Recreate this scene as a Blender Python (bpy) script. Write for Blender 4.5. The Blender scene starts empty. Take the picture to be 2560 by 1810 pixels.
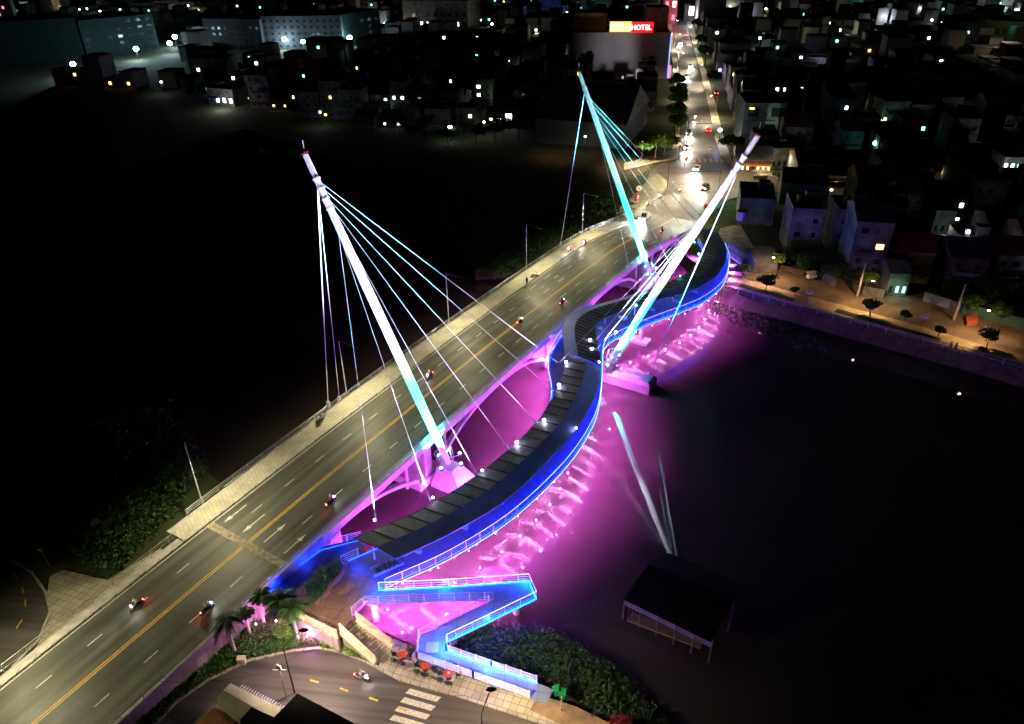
import bpy, bmesh, math, random
from mathutils import Vector, Matrix
random.seed(7)
R = math.radians
scene = bpy.context.scene
COL = scene.collection

# ------------------------------------------------------------------ camera
CAM_H, FOC, PITCH, ROLL = 70.0, 1850.0, R(30.7), R(-0.9)      # focal length in photo pixels (2560 wide)
_f = Vector((0, math.cos(PITCH), -math.sin(PITCH)))
_r0 = Vector((1, 0, 0)); _u0 = Vector((0, math.sin(PITCH), math.cos(PITCH)))
CR = _r0 * math.cos(ROLL) + _u0 * math.sin(ROLL)
CU = _u0 * math.cos(ROLL) - _r0 * math.sin(ROLL)
CP = Vector((0, 0, CAM_H))
cd = bpy.data.cameras.new('camera'); cam = bpy.data.objects.new('camera', cd); COL.objects.link(cam)
m = Matrix.Identity(4)
for i in range(3):
    m[i][0] = CR[i]; m[i][1] = CU[i]; m[i][2] = -_f[i]; m[i][3] = CP[i]
cam.matrix_world = m
cd.sensor_width = 36.0; cd.lens = 36.0 * FOC / 2560.0
cd.clip_start = 1.0; cd.clip_end = 5000.0
scene.camera = cam

# ------------------------------------------------------------------ night sky, no sun
w = bpy.data.worlds.new('World'); scene.world = w; w.use_nodes = True
nt = w.node_tree; nt.nodes.clear()
o_ = nt.nodes.new('ShaderNodeOutputWorld'); b_ = nt.nodes.new('ShaderNodeBackground'); s_ = nt.nodes.new('ShaderNodeTexSky')
s_.sky_type = 'NISHITA'; s_.sun_disc = False; s_.sun_elevation = R(-4.0); s_.sun_rotation = R(200)
b_.inputs['Strength'].default_value = 0.05
nt.links.new(s_.outputs[0], b_.inputs['Color']); nt.links.new(b_.outputs[0], o_.inputs['Surface'])
scene.view_settings.view_transform = 'Standard'; scene.view_settings.look = 'None'
scene.view_settings.exposure = 0.0; scene.view_settings.gamma = 1.0
scene.cycles.use_denoising = True
scene.cycles.max_bounces = 5; scene.cycles.diffuse_bounces = 2; scene.cycles.glossy_bounces = 3
scene.cycles.transmission_bounces = 2; scene.cycles.caustics_reflective = False; scene.cycles.caustics_refractive = False
scene.cycles.sample_clamp_indirect = 80.0
scene.cycles.blur_glossy = 0.5

# ------------------------------------------------------------------ where things are
def ray(px, py):
    return (_f * FOC + CR * (px - 1280.0) + CU * (905.0 - py)).normalized()
def at(px, py, z=0.0):                       # a point of the photograph put down on the level z
    d = ray(px, py); return CP + d * ((z - CP.z) / d.z)
def proj(P):
    v = Vector(P) - CP; k = v.dot(_f); return (1280 + FOC * v.dot(CR) / k, 905 - FOC * v.dot(CU) / k)
PHI = R(32.5)                                # heading of the road bridge
BU = Vector((math.sin(PHI), math.cos(PHI), 0)); BN = Vector((math.cos(PHI), -math.sin(PHI), 0))
BO = at(898, 1122, 6.8); BO.z = 0
def B(s, t, z): return BO + BU * s + BN * t + Vector((0, 0, z))
def st(P): v = Vector(P) - BO; return v.dot(BU), v.dot(BN)
GZ, FZ, PZ = 2.4, 3.0, 4.6                   # near street, far town and plaza levels
def zdeck(s):
    z = 6.8 + .0382 * s - .000301 * s * s
    if s > 78: 
        z0 = 6.8 + .0382 * 78 - .000301 * 78 * 78
        k = min(1, (s - 78) / 50.0); k = k * k * (3 - 2 * k); z = z0 * (1 - k) + (FZ + .05) * k
    if s < -45: 
        k = min(1, (-45 - s) / 60.0); z = max(z, GZ + .2)
    return z

# ------------------------------------------------------------------ materials
MATS = {}
def mat(name, col, rough=.7, metal=0.0, var=.25, scale=3.0, bump=0.0, emit=None, es=1.0, alpha=None, spec=.4, col2=None, detail=5.0):
    if name in MATS: return MATS[name]
    m = bpy.data.materials.new(name); m.use_nodes = True; nt = m.node_tree
    p = nt.nodes['Principled BSDF']
    p.inputs['Roughness'].default_value = rough; p.inputs['Metallic'].default_value = metal
    p.inputs['Specular IOR Level'].default_value = spec
    c = (*col, 1)
    if var > 0:
        tc = nt.nodes.new('ShaderNodeTexCoord'); nz = nt.nodes.new('ShaderNodeTexNoise')
        nz.inputs['Scale'].default_value = scale; nz.inputs['Detail'].default_value = detail
        rp = nt.nodes.new('ShaderNodeValToRGB'); c2 = col2 or tuple(x * (1 - var) for x in col)
        rp.color_ramp.elements[0].position = .35; rp.color_ramp.elements[1].position = .65
        rp.color_ramp.elements[0].color = (*c2, 1); rp.color_ramp.elements[1].color = (*[min(1, x * (1 + var * .4)) for x in col], 1)
        nt.links.new(tc.outputs['Object'], nz.inputs['Vector']); nt.links.new(nz.outputs['Fac'], rp.inputs['Fac'])
        nt.links.new(rp.outputs['Color'], p.inputs['Base Color'])
        if bump > 0:
            bp = nt.nodes.new('ShaderNodeBump'); bp.inputs['Strength'].default_value = bump; bp.inputs['Distance'].default_value = .1
            nt.links.new(nz.outputs['Fac'], bp.inputs['Height']); nt.links.new(bp.outputs['Normal'], p.inputs['Normal'])
    else: p.inputs['Base Color'].default_value = c
    if emit:
        p.inputs['Emission Color'].default_value = (*emit, 1); p.inputs['Emission Strength'].default_value = es
    if alpha is not None: p.inputs['Alpha'].default_value = alpha
    MATS[name] = m; return m
def tile_mat(name, col, mortar, bw=1.0, bh=1.0, rough=.8, offset=0.0, msize=.03, rot=0.0, wear=.25):
    if name in MATS: return MATS[name]
    m = bpy.data.materials.new(name); m.use_nodes = True; nt = m.node_tree; p = nt.nodes['Principled BSDF']
    tc = nt.nodes.new('ShaderNodeTexCoord'); mp = nt.nodes.new('ShaderNodeMapping'); mp.inputs['Rotation'].default_value = (0, 0, rot)
    br = nt.nodes.new('ShaderNodeTexBrick'); br.offset = offset
    br.inputs['Color1'].default_value = (*col, 1); br.inputs['Color2'].default_value = (*[x * .82 for x in col], 1)
    br.inputs['Mortar'].default_value = (*mortar, 1); br.inputs['Scale'].default_value = 1.0
    br.inputs['Brick Width'].default_value = bw; br.inputs['Row Height'].default_value = bh; br.inputs['Mortar Size'].default_value = msize
    nz = nt.nodes.new('ShaderNodeTexNoise'); nz.inputs['Scale'].default_value = .35; nz.inputs['Detail'].default_value = 8
    mx = nt.nodes.new('ShaderNodeMix'); mx.data_type = 'RGBA'; mx.blend_type = 'MULTIPLY'; mx.inputs[0].default_value = 1.0
    rp = nt.nodes.new('ShaderNodeValToRGB'); rp.color_ramp.elements[0].position = .3; rp.color_ramp.elements[1].position = .6
    rp.color_ramp.elements[0].color = (1 - wear * 1.6,) * 3 + (1,); rp.color_ramp.elements[1].color = (1, 1, 1, 1)
    L = nt.links.new
    L(tc.outputs['Object'], mp.inputs['Vector']); L(mp.outputs[0], br.inputs['Vector']); L(tc.outputs['Object'], nz.inputs['Vector'])
    L(nz.outputs['Fac'], rp.inputs['Fac']); L(br.outputs['Color'], mx.inputs[6]); L(rp.outputs['Color'], mx.inputs[7]); L(mx.outputs[2], p.inputs['Base Color'])
    p.inputs['Roughness'].default_value = rough; MATS[name] = m; return m
def glow(name, col, s): return mat(name, (0.02, 0.02, 0.02), .5, var=0, emit=col, es=s)

def asphalt_mat(name, col, patch, streak=None):
    m = mat(name, col, .62, var=.35, scale=.12, col2=patch, detail=10)
    nt = m.node_tree; p = nt.nodes['Principled BSDF']
    nz = nt.nodes.new('ShaderNodeTexNoise'); nz.inputs['Scale'].default_value = 9; nz.inputs['Detail'].default_value = 6
    tc = nt.nodes.new('ShaderNodeTexCoord'); mr = nt.nodes.new('ShaderNodeMapRange')
    mr.inputs['To Min'].default_value = .38; mr.inputs['To Max'].default_value = .75
    n2 = nt.nodes.new('ShaderNodeTexNoise'); n2.inputs['Scale'].default_value = .25; n2.inputs['Detail'].default_value = 4
    bp = nt.nodes.new('ShaderNodeBump'); bp.inputs['Strength'].default_value = .25; bp.inputs['Distance'].default_value = .03
    nt.links.new(tc.outputs['Object'], nz.inputs['Vector']); nt.links.new(tc.outputs['Object'], n2.inputs['Vector'])
    nt.links.new(n2.outputs['Fac'], mr.inputs['Value']); nt.links.new(mr.outputs[0], p.inputs['Roughness'])
    nt.links.new(nz.outputs['Fac'], bp.inputs['Height']); nt.links.new(bp.outputs['Normal'], p.inputs['Normal'])
    if streak is not None:                     # tyre tracks and oil worn along the lanes
        mp = nt.nodes.new('ShaderNodeMapping'); mp.vector_type = 'POINT'; m2 = nt.nodes.new('ShaderNodeMapping'); m2.inputs['Rotation'].default_value = (0, 0, streak); m2.inputs['Scale'].default_value = (1, 1, 1)
        mp.inputs['Scale'].default_value = (1.1, .018, 1); n3 = nt.nodes.new('ShaderNodeTexNoise'); n3.inputs['Scale'].default_value = 1.0; n3.inputs['Detail'].default_value = 5
        rp = nt.nodes.new('ShaderNodeValToRGB'); rp.color_ramp.elements[0].position = .36; rp.color_ramp.elements[1].position = .62; rp.color_ramp.elements[0].color = (.58, .57, .56, 1); rp.color_ramp.elements[1].color = (1.12, 1.12, 1.12, 1)
        mx = nt.nodes.new('ShaderNodeMix'); mx.data_type = 'RGBA'; mx.blend_type = 'MULTIPLY'; mx.inputs[0].default_value = 1.0
        src = p.inputs['Base Color'].links[0].from_socket; L = nt.links.new
        L(tc.outputs['Object'], m2.inputs['Vector']); L(m2.outputs[0], mp.inputs['Vector']); L(mp.outputs[0], n3.inputs['Vector']); L(n3.outputs['Fac'], rp.inputs['Fac'])
        L(src, mx.inputs[6]); L(rp.outputs['Color'], mx.inputs[7]); L(mx.outputs[2], p.inputs['Base Color'])
    return m
def water_mat():
    m = mat('river_water', (.045, .037, .031), .025, var=.3, scale=.03, spec=.6); nt = m.node_tree; p = nt.nodes['Principled BSDF']
    p.inputs['IOR'].default_value = 1.4
    tc = nt.nodes.new('ShaderNodeTexCoord'); nz = nt.nodes.new('ShaderNodeTexNoise'); nz.inputs['Scale'].default_value = .35; nz.inputs['Detail'].default_value = 3
    bp = nt.nodes.new('ShaderNodeBump'); bp.inputs['Strength'].default_value = .05; bp.inputs['Distance'].default_value = .06
    nt.links.new(tc.outputs['Object'], nz.inputs['Vector']); nt.links.new(nz.outputs['Fac'], bp.inputs['Height']); nt.links.new(bp.outputs['Normal'], p.inputs['Normal'])
    return m
ASPH = asphalt_mat('bridge_asphalt', (.088, .090, .078), (.062, .062, .055), R(32.5))
ASPH2 = asphalt_mat('street_asphalt', (.085, .078, .074), (.06, .055, .052), R(98))
CONC = mat('concrete', (.42, .40, .38), .8, var=.3, scale=.8, bump=.2)
CONCD = mat('stained_concrete', (.34, .31, .29), .85, var=.5, scale=.5, bump=.3)
WPAINT = mat('white_road_paint', (.55, .53, .48), .6, var=.35, scale=4)
YPAINT = mat('yellow_road_paint', (.62, .38, .05), .6, var=.3, scale=4)
WMETAL = mat('white_metal', (.75, .75, .75), .35, var=.1, scale=6, metal=.0)
GMETAL = mat('galvanised_metal', (.45, .46, .47), .35, var=.15, metal=.6)
DMETAL = mat('dark_metal', (.05, .05, .055), .4, var=.1, metal=.3)
BLACKM = mat('black_paint', (.01, .01, .011), .6, var=0)
CREAM = mat('cream_paint', (.72, .66, .45), .5, var=.15, scale=2)
FOLD = mat('dark_foliage', (.035, .085, .022), .55, var=.5, scale=1.2)
FOLM = mat('green_foliage', (.06, .15, .03), .55, var=.5, scale=1.2)
FOLL = mat('lime_foliage', (.13, .24, .03), .55, var=.5, scale=1.2)
BARK = mat('bark', (.16, .12, .09), .9, var=.4, scale=5)
SOIL = mat('soil', (.11, .075, .05), .95, var=.4, scale=.4, bump=.4)
GRASS = mat('grass_ground', (.035, .06, .02), .95, var=.5, scale=.3, bump=.5, col2=(.04, .03, .018))

# ------------------------------------------------------------------ object helpers
def wl(o):
    v = Vector((0, 0, 0))
    while o: v += o.location; o = o.parent
    return v
def tag(o, label=None, cat=None, group=None, kind=None):
    if label: o['label'] = label
    if cat: o['category'] = cat
    if group: o['group'] = group
    if kind: o['kind'] = kind
    return o
def empty(name, loc, label, cat, group=None, rz=0.0):
    e = bpy.data.objects.new(name, None); COL.objects.link(e); e.location = loc; e.rotation_euler.z = rz
    e.empty_display_size = .3
    return tag(e, label, cat, group)
class MB:
    def __init__(s): s.v = []; s.f = []; s.sm = []
    def add(s, vs, fs, sm=False):
        n = len(s.v); s.v += [tuple(v) for v in vs]; s.f += [tuple(n + i for i in f) for f in fs]; s.sm += [sm] * len(fs); return s
    def box(s, c, d, rz=0.0, rot=None):
        hx, hy, hz = d[0] / 2, d[1] / 2, d[2] / 2
        M_ = rot or Matrix.Rotation(rz, 3, 'Z'); c = Vector(c)
        vs = [c + M_ @ Vector((x * hx, y * hy, z * hz)) for x in (-1, 1) for y in (-1, 1) for z in (-1, 1)]
        return s.add(vs, [(0, 1, 3, 2), (4, 6, 7, 5), (0, 4, 5, 1), (2, 3, 7, 6), (0, 2, 6, 4), (1, 5, 7, 3)])
    def beam(s, a, b, w_, h_, up=Vector((0, 0, 1))):
        a, b = Vector(a), Vector(b); d = (b - a)
        if d.length < 1e-5: return s
        x = d.normalized(); y = up.cross(x)
        if y.length < 1e-3: y = Vector((0, 1, 0)).cross(x)
        y.normalize(); z = x.cross(y)
        vs = [p + y * (i * w_ / 2) + z * (j * h_ / 2) for p in (a, b) for i, j in ((-1, -1), (1, -1), (1, 1), (-1, 1))]
        return s.add(vs, [(0, 3, 2, 1), (4, 5, 6, 7), (0, 1, 5, 4), (1, 2, 6, 5), (2, 3, 7, 6), (3, 0, 4, 7)])
    def tube(s, a, b, r0, r1=None, n=8, cap=True):
        r1 = r0 if r1 is None else r1; return s.path([a, b], [r0, r1], n, cap)
    def path(s, pts, rs, n=6, cap=True):
        pts = [Vector(p) for p in pts]; rs = rs if isinstance(rs, (list, tuple)) else [rs] * len(pts)
        base = len(s.v); up = Vector((0, 0, 1)); prev = None; vs = []
        for i, p in enumerate(pts):
            d = (pts[min(i + 1, len(pts) - 1)] - pts[max(i - 1, 0)]).normalized()
            if prev is None: y = (up if abs(d.z) < .95 else Vector((1, 0, 0))).cross(d).normalized()
            else: y = (prev - d * prev.dot(d)).normalized()
            prev = y; z = d.cross(y)
            for k in range(n):
                a_ = 2 * math.pi * k / n; vs.append(p + (y * math.cos(a_) + z * math.sin(a_)) * rs[i])
        fs = []
        for i in range(len(pts) - 1):
            for k in range(n): fs.append((i * n + k, i * n + (k + 1) % n, (i + 1) * n + (k + 1) % n, (i + 1) * n + k))
        s.add(vs, fs, True)
        if cap: s.add(vs[:n], [tuple(range(n - 1, -1, -1))]); s.add(vs[-n:], [tuple(range(n))])
        return s
    def prism(s, poly, z0, z1):                 # poly: xy points; z may be per-point via 3rd coord when z1 is None
        n = len(poly)
        a = [Vector((p[0], p[1], z0)) for p in poly]; b = [Vector((p[0], p[1], p[2] if z1 is None else z1)) for p in poly]
        ar = sum(poly[i][0] * poly[(i + 1) % n][1] - poly[(i + 1) % n][0] * poly[i][1] for i in range(n))
        if ar < 0: a.reverse(); b.reverse()
        return s.add(a + b, [tuple(range(n - 1, -1, -1)), tuple(range(n, 2 * n))] + [(i, (i + 1) % n, n + (i + 1) % n, n + i) for i in range(n)])
    def strip(s, L, R_, sm=False):
        n = len(L); return s.add(list(L) + list(R_), [(i, n + i, n + i + 1, i + 1) for i in range(n - 1)], sm)
    def slab(s, L, R_, th):                     # a curved slab of thickness th below the line pairs
        n = len(L); dn = Vector((0, 0, -th)); vs = [Vector(p) for p in list(L) + list(R_)]; vs += [p + dn for p in vs]
        fs = []
        for i in range(n - 1):
            fs += [(i, n + i, n + i + 1, i + 1), (2 * n + i, 2 * n + i + 1, 3 * n + i + 1, 3 * n + i), (i, i + 1, 2 * n + i + 1, 2 * n + i), (n + i, 3 * n + i, 3 * n + i + 1, n + i + 1)]
        fs += [(0, 2 * n, 3 * n, n), (n - 1, 2 * n - 1, 4 * n - 1, 3 * n - 1)]
        return s.add(vs, fs)
    def ell(s, c, r, seg=8, rings=5):
        c = Vector(c); vs = [c + Vector((0, 0, r[2]))]; fs = []
        for i in range(1, rings):
            a_ = math.pi * i / rings
            for k in range(seg):
                b2 = 2 * math.pi * k / seg; vs.append(c + Vector((r[0] * math.sin(a_) * math.cos(b2), r[1] * math.sin(a_) * math.sin(b2), r[2] * math.cos(a_))))
        vs.append(c - Vector((0, 0, r[2]))); last = len(vs) - 1
        for k in range(seg): fs.append((0, 1 + k, 1 + (k + 1) % seg)); fs.append((last, 1 + (rings - 2) * seg + (k + 1) % seg, 1 + (rings - 2) * seg + k))
        for i in range(rings - 2):
            for k in range(seg): fs.append((1 + i * seg + k, 1 + (i + 1) * seg + k, 1 + (i + 1) * seg + (k + 1) % seg, 1 + i * seg + (k + 1) % seg))
        return s.add(vs, fs, True)
    def leaves(s, c, r, n, size, flat=1.0):     # many small leaf faces in an uneven clump
        c = Vector(c)
        for _ in range(n):
            while True:
                q = Vector((random.uniform(-1, 1), random.uniform(-1, 1), random.uniform(-1, 1)))
                if .25 < q.length < 1: break
            p = c + Vector((q.x * r[0], q.y * r[1], q.z * r[2])); a_ = Vector((random.gauss(0, 1), random.gauss(0, 1), random.gauss(0, .6))).normalized()
            b2 = a_.cross(Vector((random.gauss(0, 1), random.gauss(0, 1), random.gauss(0, 1)))).normalized(); z_ = size * random.uniform(.6, 1.4)
            s.add([p - a_ * z_, p + b2 * z_ * .5, p + a_ * z_, p - b2 * z_ * .5], [(0, 1, 2, 3)])
        return s
    def build(s, name, m, parent=None, label=None, loc=None, smooth=None):
        base = wl(parent) if parent else Vector((0, 0, 0))
        if parent is None:
            if loc is None:
                xs = [v[0] for v in s.v]; ys = [v[1] for v in s.v]; zs = [v[2] for v in s.v]
                loc = Vector(((min(xs) + max(xs)) / 2, (min(ys) + max(ys)) / 2, min(zs)))
            base = Vector(loc)
        me = bpy.data.meshes.new(name); me.from_pydata([(v[0] - base.x, v[1] - base.y, v[2] - base.z) for v in s.v], [], s.f)
        me.polygons.foreach_set('use_smooth', s.sm); me.materials.append(m); me.update()
        o = bpy.data.objects.new(name, me); COL.objects.link(o)
        if parent: o.parent = parent
        else: o.location = base
        if label: o['label'] = label
        return o
def copy_tree(o, parent=None):
    c = o.copy(); COL.objects.link(c); c.parent = parent
    for ch in list(o.children): copy_tree(ch, c)
    return c
def light(kind, loc, power, col, parent=None, size=.25, aim=None, angle=90, blend=.5, name='lamp_light'):
    d = bpy.data.lights.new(name, kind); d.energy = power; d.color = col
    if kind in ('POINT', 'SPOT'): d.shadow_soft_size = size
    if kind == 'SPOT': d.spot_size = R(angle); d.spot_blend = blend
    if kind == 'AREA': d.size = size
    o = bpy.data.objects.new(name, d); COL.objects.link(o)
    o.location = Vector(loc) - (wl(parent) if parent else Vector((0, 0, 0)))
    if aim is not None: o.rotation_euler = (Vector(aim) - Vector(loc)).to_track_quat('-Z', 'Y').to_euler()
    if parent: o.parent = parent
    return o
def lerp(a, b, k): return a + (b - a) * k
def V(p, z): return Vector((p[0], p[1], z))
# ------------------------------------------------------------------ water and land
def structure(mb, name, m):
    o = mb.build(name, m); o['kind'] = 'structure'; return o
q = MB(); q.add([Vector((-900, -60, 0)), Vector((900, -60, 0)), Vector((900, 1500, 0)), Vector((-900, 1500, 0))], [(0, 1, 2, 3)]); structure(q, 'river_water', water_mat())
bank = [(2900, 1030), (2560, 945), (1840, 748), (1760, 705), (1690, 650), (1600, 635), (1450, 650), (1290, 693), (1190, 700), (1130, 600), (930, 450), (620, 340), (300, 420), (0, 350), (-500, 420)]
P = [at(x, y, 0) for x, y in bank]
far = [(p.x, p.y) for p in P] + [(-1400, 500), (-1400, 2600), (1600, 2600), (1400, 100)]
q = MB(); q.prism(far, -1.5, FZ - .75 + .5); structure(q, 'far_bank_ground', GRASS)
FG = FZ - .25                                  # top of the far bank soil
def far_sheet(name, px, m, z=FZ, th=.3):
    q = MB(); q.prism([at(x, y, z) for x, y in px], z - th, z); return structure(q, name, m)
# near bank
nb = [(1640, 2000), (1600, 1900), (1440, 1768), (1335, 1728), (1120, 1652), (980, 1588), (880, 1548), (760, 1480), (700, 1400), (560, 1215), (520, 1180), (440, 1060), (300, 1010), (0, 950), (-400, 900), (-900, 1500), (-500, 2400), (1640, 2400)]
q = MB(); q.prism([at(x, y, GZ - .25) for x, y in nb], -1.5, GZ - .25); structure(q, 'near_bank_ground', GRASS)

def strip_path(px, z): return [at(x, y, z) for x, y in px]
# near street with its kerb line
kerb = [(300, 1880), (345, 1840), (394, 1807), (442, 1755), (523, 1699), (627, 1650), (732, 1628), (798, 1621), (850, 1630), (930, 1662), (1000, 1700), (1150, 1742), (1300, 1790), (1420, 1830), (1560, 1880)]
q = MB(); q.prism(strip_path(kerb + [(1700, 2200), (200, 2200)], GZ), GZ - .3, GZ); structure(q, 'street', ASPH2)
KT = tile_mat('kerb_stone', (.42, .38, .34), (.12, .1, .08), 1.0, 5, msize=.04)
def kerb_line(px, z, w_=.3, h_=.14, name='kerb', m=None):
    q = MB(); pts = strip_path(px, z)
    for a, b in zip(pts, pts[1:]):
        q.beam(a + Vector((0, 0, h_ / 2 - .05)), b + Vector((0, 0, h_ / 2 - .05)), w_, h_ + .1)
    return structure(q, name, m or KT)
kerb_line(kerb, GZ)
PAVE = tile_mat('pavement_tiles', (.46, .42, .33), (.16, .14, .11), .8, .8, wear=.3, rot=R(20))
q = MB(); q.prism(strip_path([(945, 1668), (1000, 1701), (1150, 1743), (1300, 1791), (1420, 1831), (1560, 1881), (1580, 1840), (1430, 1766), (1330, 1727), (1120, 1652), (985, 1596), (960, 1625)], GZ + .12), GZ - .3, GZ + .12); structure(q, 'pavement', PAVE)
DIRTP = mat('worn_pavement', (.34, .23, .13), .9, var=.45, scale=.6, bump=.2, col2=(.2, .15, .09))
q = MB(); q.prism(strip_path([(1345, 1735), (1325, 1775), (1440, 1828), (1560, 1870), (1540, 1815), (1440, 1766)], GZ + .13), GZ + .02, GZ + .126); structure(q, 'worn_pavement', DIRTP)

def mark(px, z, m, name='road_marking'):
    q = MB()
    for poly in px:
        pts = [Vector(p) if len(p) == 3 else at(p[0], p[1], z) for p in poly]
        ar = sum(pts[i].x * pts[(i + 1) % len(pts)].y - pts[(i + 1) % len(pts)].x * pts[i].y for i in range(len(pts)))
        if ar < 0: pts.reverse()
        q.add(pts, [tuple(range(len(pts)))])
    return structure(q, name, m)
mark([[(995, 1663 + 0), (1120, 1690), (1108, 1712), (985, 1680)]][:0] or [[(x, y), (x + 78, y + 22), (x + 66, y + 34), (x - 12, y + 12)] for x, y in [(1025, 1721), (1012, 1743), (998, 1765), (985, 1787), (972, 1809)]], GZ + .008, WPAINT, 'crosswalk_marking')
def dash(c, d, L, w_=.14):
    d = Vector(d).normalized(); y = Vector((-d.y, d.x, 0)); return [c + d * L / 2 + y * w_ / 2, c - d * L / 2 + y * w_ / 2, c - d * L / 2 - y * w_ / 2, c + d * L / 2 - y * w_ / 2]
mark([dash(at(x, y, GZ + .008), at(x + 26, y + dy, GZ + .008) - at(x, y, GZ + .008), 1.0, .18) for x, y, dy in [(786, 1703, 7), (860, 1724, 9), (934, 1748, 9), (1005, 1772, 10), (560, 1745, -20)]], 0, YPAINT, 'yellow_lane_marking')

# ------------------------------------------------------------------ road bridge
bridge = empty('road_bridge', B(-14, 0, 0), 'wide concrete road bridge with olive lit asphalt, tiled walkway and lilac lit arches', 'bridge')
SS = [-75 + 3 * i for i in range(66)]          # s stations up to 120
TR, TC, TL = 7.45, -6.75, -10.25
def edge_r(s): return TR if s > -15 else TR - .02 * (-15 - s) * 0
MAIN = [s for s in SS if -24 <= s <= 102]
q = MB(); q.slab([B(s, TL, zdeck(s) - .02) for s in MAIN], [B(s, TR, zdeck(s) - .02) for s in MAIN], .55); q.build('deck_slab', CONC, bridge)
q = MB(); q.strip([B(s, TC, zdeck(s) + .01) for s in SS], [B(s, TR - .35, zdeck(s) + .01) for s in SS]); o = q.build('road_surface', ASPH, bridge)
# approach fill both ends
q = MB()
S1 = [s for s in SS if s <= -21]; q.slab([B(s, -8.0, zdeck(s) - .02) for s in S1], [B(s, TR, zdeck(s) - .02) for s in S1], .5)
q.build('approach_slab', CONC, bridge); q = MB(); q.slab([B(s, -9.2, zdeck(s) - .02) for s in SS if s >= 99], [B(s, TR, zdeck(s) - .02) for s in SS if s >= 99], .5)
q.build('approach_slab', CONC, bridge)
RETW = tile_mat('retaining_wall_panels', (.50, .44, .42), (.18, .16, .15), 2.2, 1.3, msize=.02, wear=.4)
q = MB()
for side, tt in ((1, TR - .2), (-1, -7.9)):
    q = MB()
    pts = [s for s in SS if s <= -12]
    for a, b in zip(pts, pts[1:]):
        za, zb = zdeck(a) - .3, zdeck(b) - .3; A_, B_ = B(a, tt, 0), B(b, tt, 0); n_ = BN * (.15 * side)
        q.add([V(A_ + n_, 0), V(B_ + n_, 0), V(B_ + n_, zb), V(A_ + n_, za), V(A_ - n_, 0), V(B_ - n_, 0), V(B_ - n_, zb), V(A_ - n_, za)], [(0, 1, 2, 3), (7, 6, 5, 4), (3, 2, 6, 7)])
    q.build('retaining_wall', RETW, bridge)
# walkway
WALKT = tile_mat('walkway_tiles', (.48, .45, .36), (.28, .26, .21), .5, .5, wear=.2, rot=-PHI)
S2 = [s for s in SS if s >= -24]
q = MB(); q.slab([B(s, TL + .9 * max(0, min(1, (-4 - s) / 20)), zdeck(s) + .16) for s in S2], [B(s, TC - .12, zdeck(s) + .16) for s in S2], .17); q.build('walkway', WALKT, bridge)
q = MB(); q.slab([B(s, TC - .12, zdeck(s) + .18) for s in SS], [B(s, TC + .15, zdeck(s) + .18) for s in SS], .19); q.build('kerb', KT, bridge)
q = MB(); q.strip([B(s, TC + .35, zdeck(s) + .018) for s in SS], [B(s, TC + .48, zdeck(s) + .018) for s in SS])
q.strip([B(s, TR - .85, zdeck(s) + .018) for s in SS if s < 0][:0] or [B(SS[0], TR - .8, zdeck(SS[0]) + .018), B(SS[1], TR - .8, zdeck(SS[1]) + .018)], [B(SS[0], TR - .7, zdeck(SS[0]) + .018), B(SS[1], TR - .7, zdeck(SS[1]) + .018)])
def add_mark(q, s, t, L, w_):
    ks = [s - L / 2, s, s + L / 2]; q.strip([B(k, t - w_ / 2, zdeck(k) + .02) for k in ks], [B(k, t + w_ / 2, zdeck(k) + .02) for k in ks])
for k in range(30):
    s = -66 + k * 5.6
    if -22.5 < s < -18.5: continue
    add_mark(q, s, -3.35, 1.7, .13); add_mark(q, s + 1.8, 3.75, 1.7, .13)
def arrow(q, s, t, d):
    z = lambda k: zdeck(k) + .022
    a = s - 1.7 * d; b = s + .7 * d; c = s + 1.9 * d
    q.strip([B(a, t - .08, z(a)), B(b, t - .08, z(b))], [B(a, t + .08, z(a)), B(b, t + .08, z(b))])
    q.add([B(b, t - .32, z(b)), B(c, t, z(c)), B(b, t + .32, z(b))], [(0, 2, 1) if d > 0 else (0, 1, 2)])
for t, d in ((-5.1, -1), (-1.7, -1), (1.9, 1), (5.4, 1)):
    arrow(q, -17.5, t, d); arrow(q, 92, t, d); 
for s in (56, 62): 
    for t in (-4.9, -1.8, 2.0, 5.5): add_mark(q, s, t, 2.4, .13)
q.build('lane_markings', WPAINT, bridge)
q = MB()
for t in (.06, .36): q.strip([B(s, t - .07, zdeck(s) + .02) for s in SS], [B(s, t + .07, zdeck(s) + .02) for s in SS])
q.build('centre_line', YPAINT, bridge)
JOINT = mat('worn_expansion_joint', (.30, .26, .19), .9, var=.5, scale=2.5, bump=.4)
q = MB(); q.strip([B(-21.0, t, zdeck(-21.0) + .024 + .0 * t) for t in (TC + .2, 0, TR - .4)], [B(-20.0, t, zdeck(-20.0) + .024) for t in (TC + .2, 0, TR - .4)])
q.build('expansion_joint', JOINT, bridge)
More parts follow.
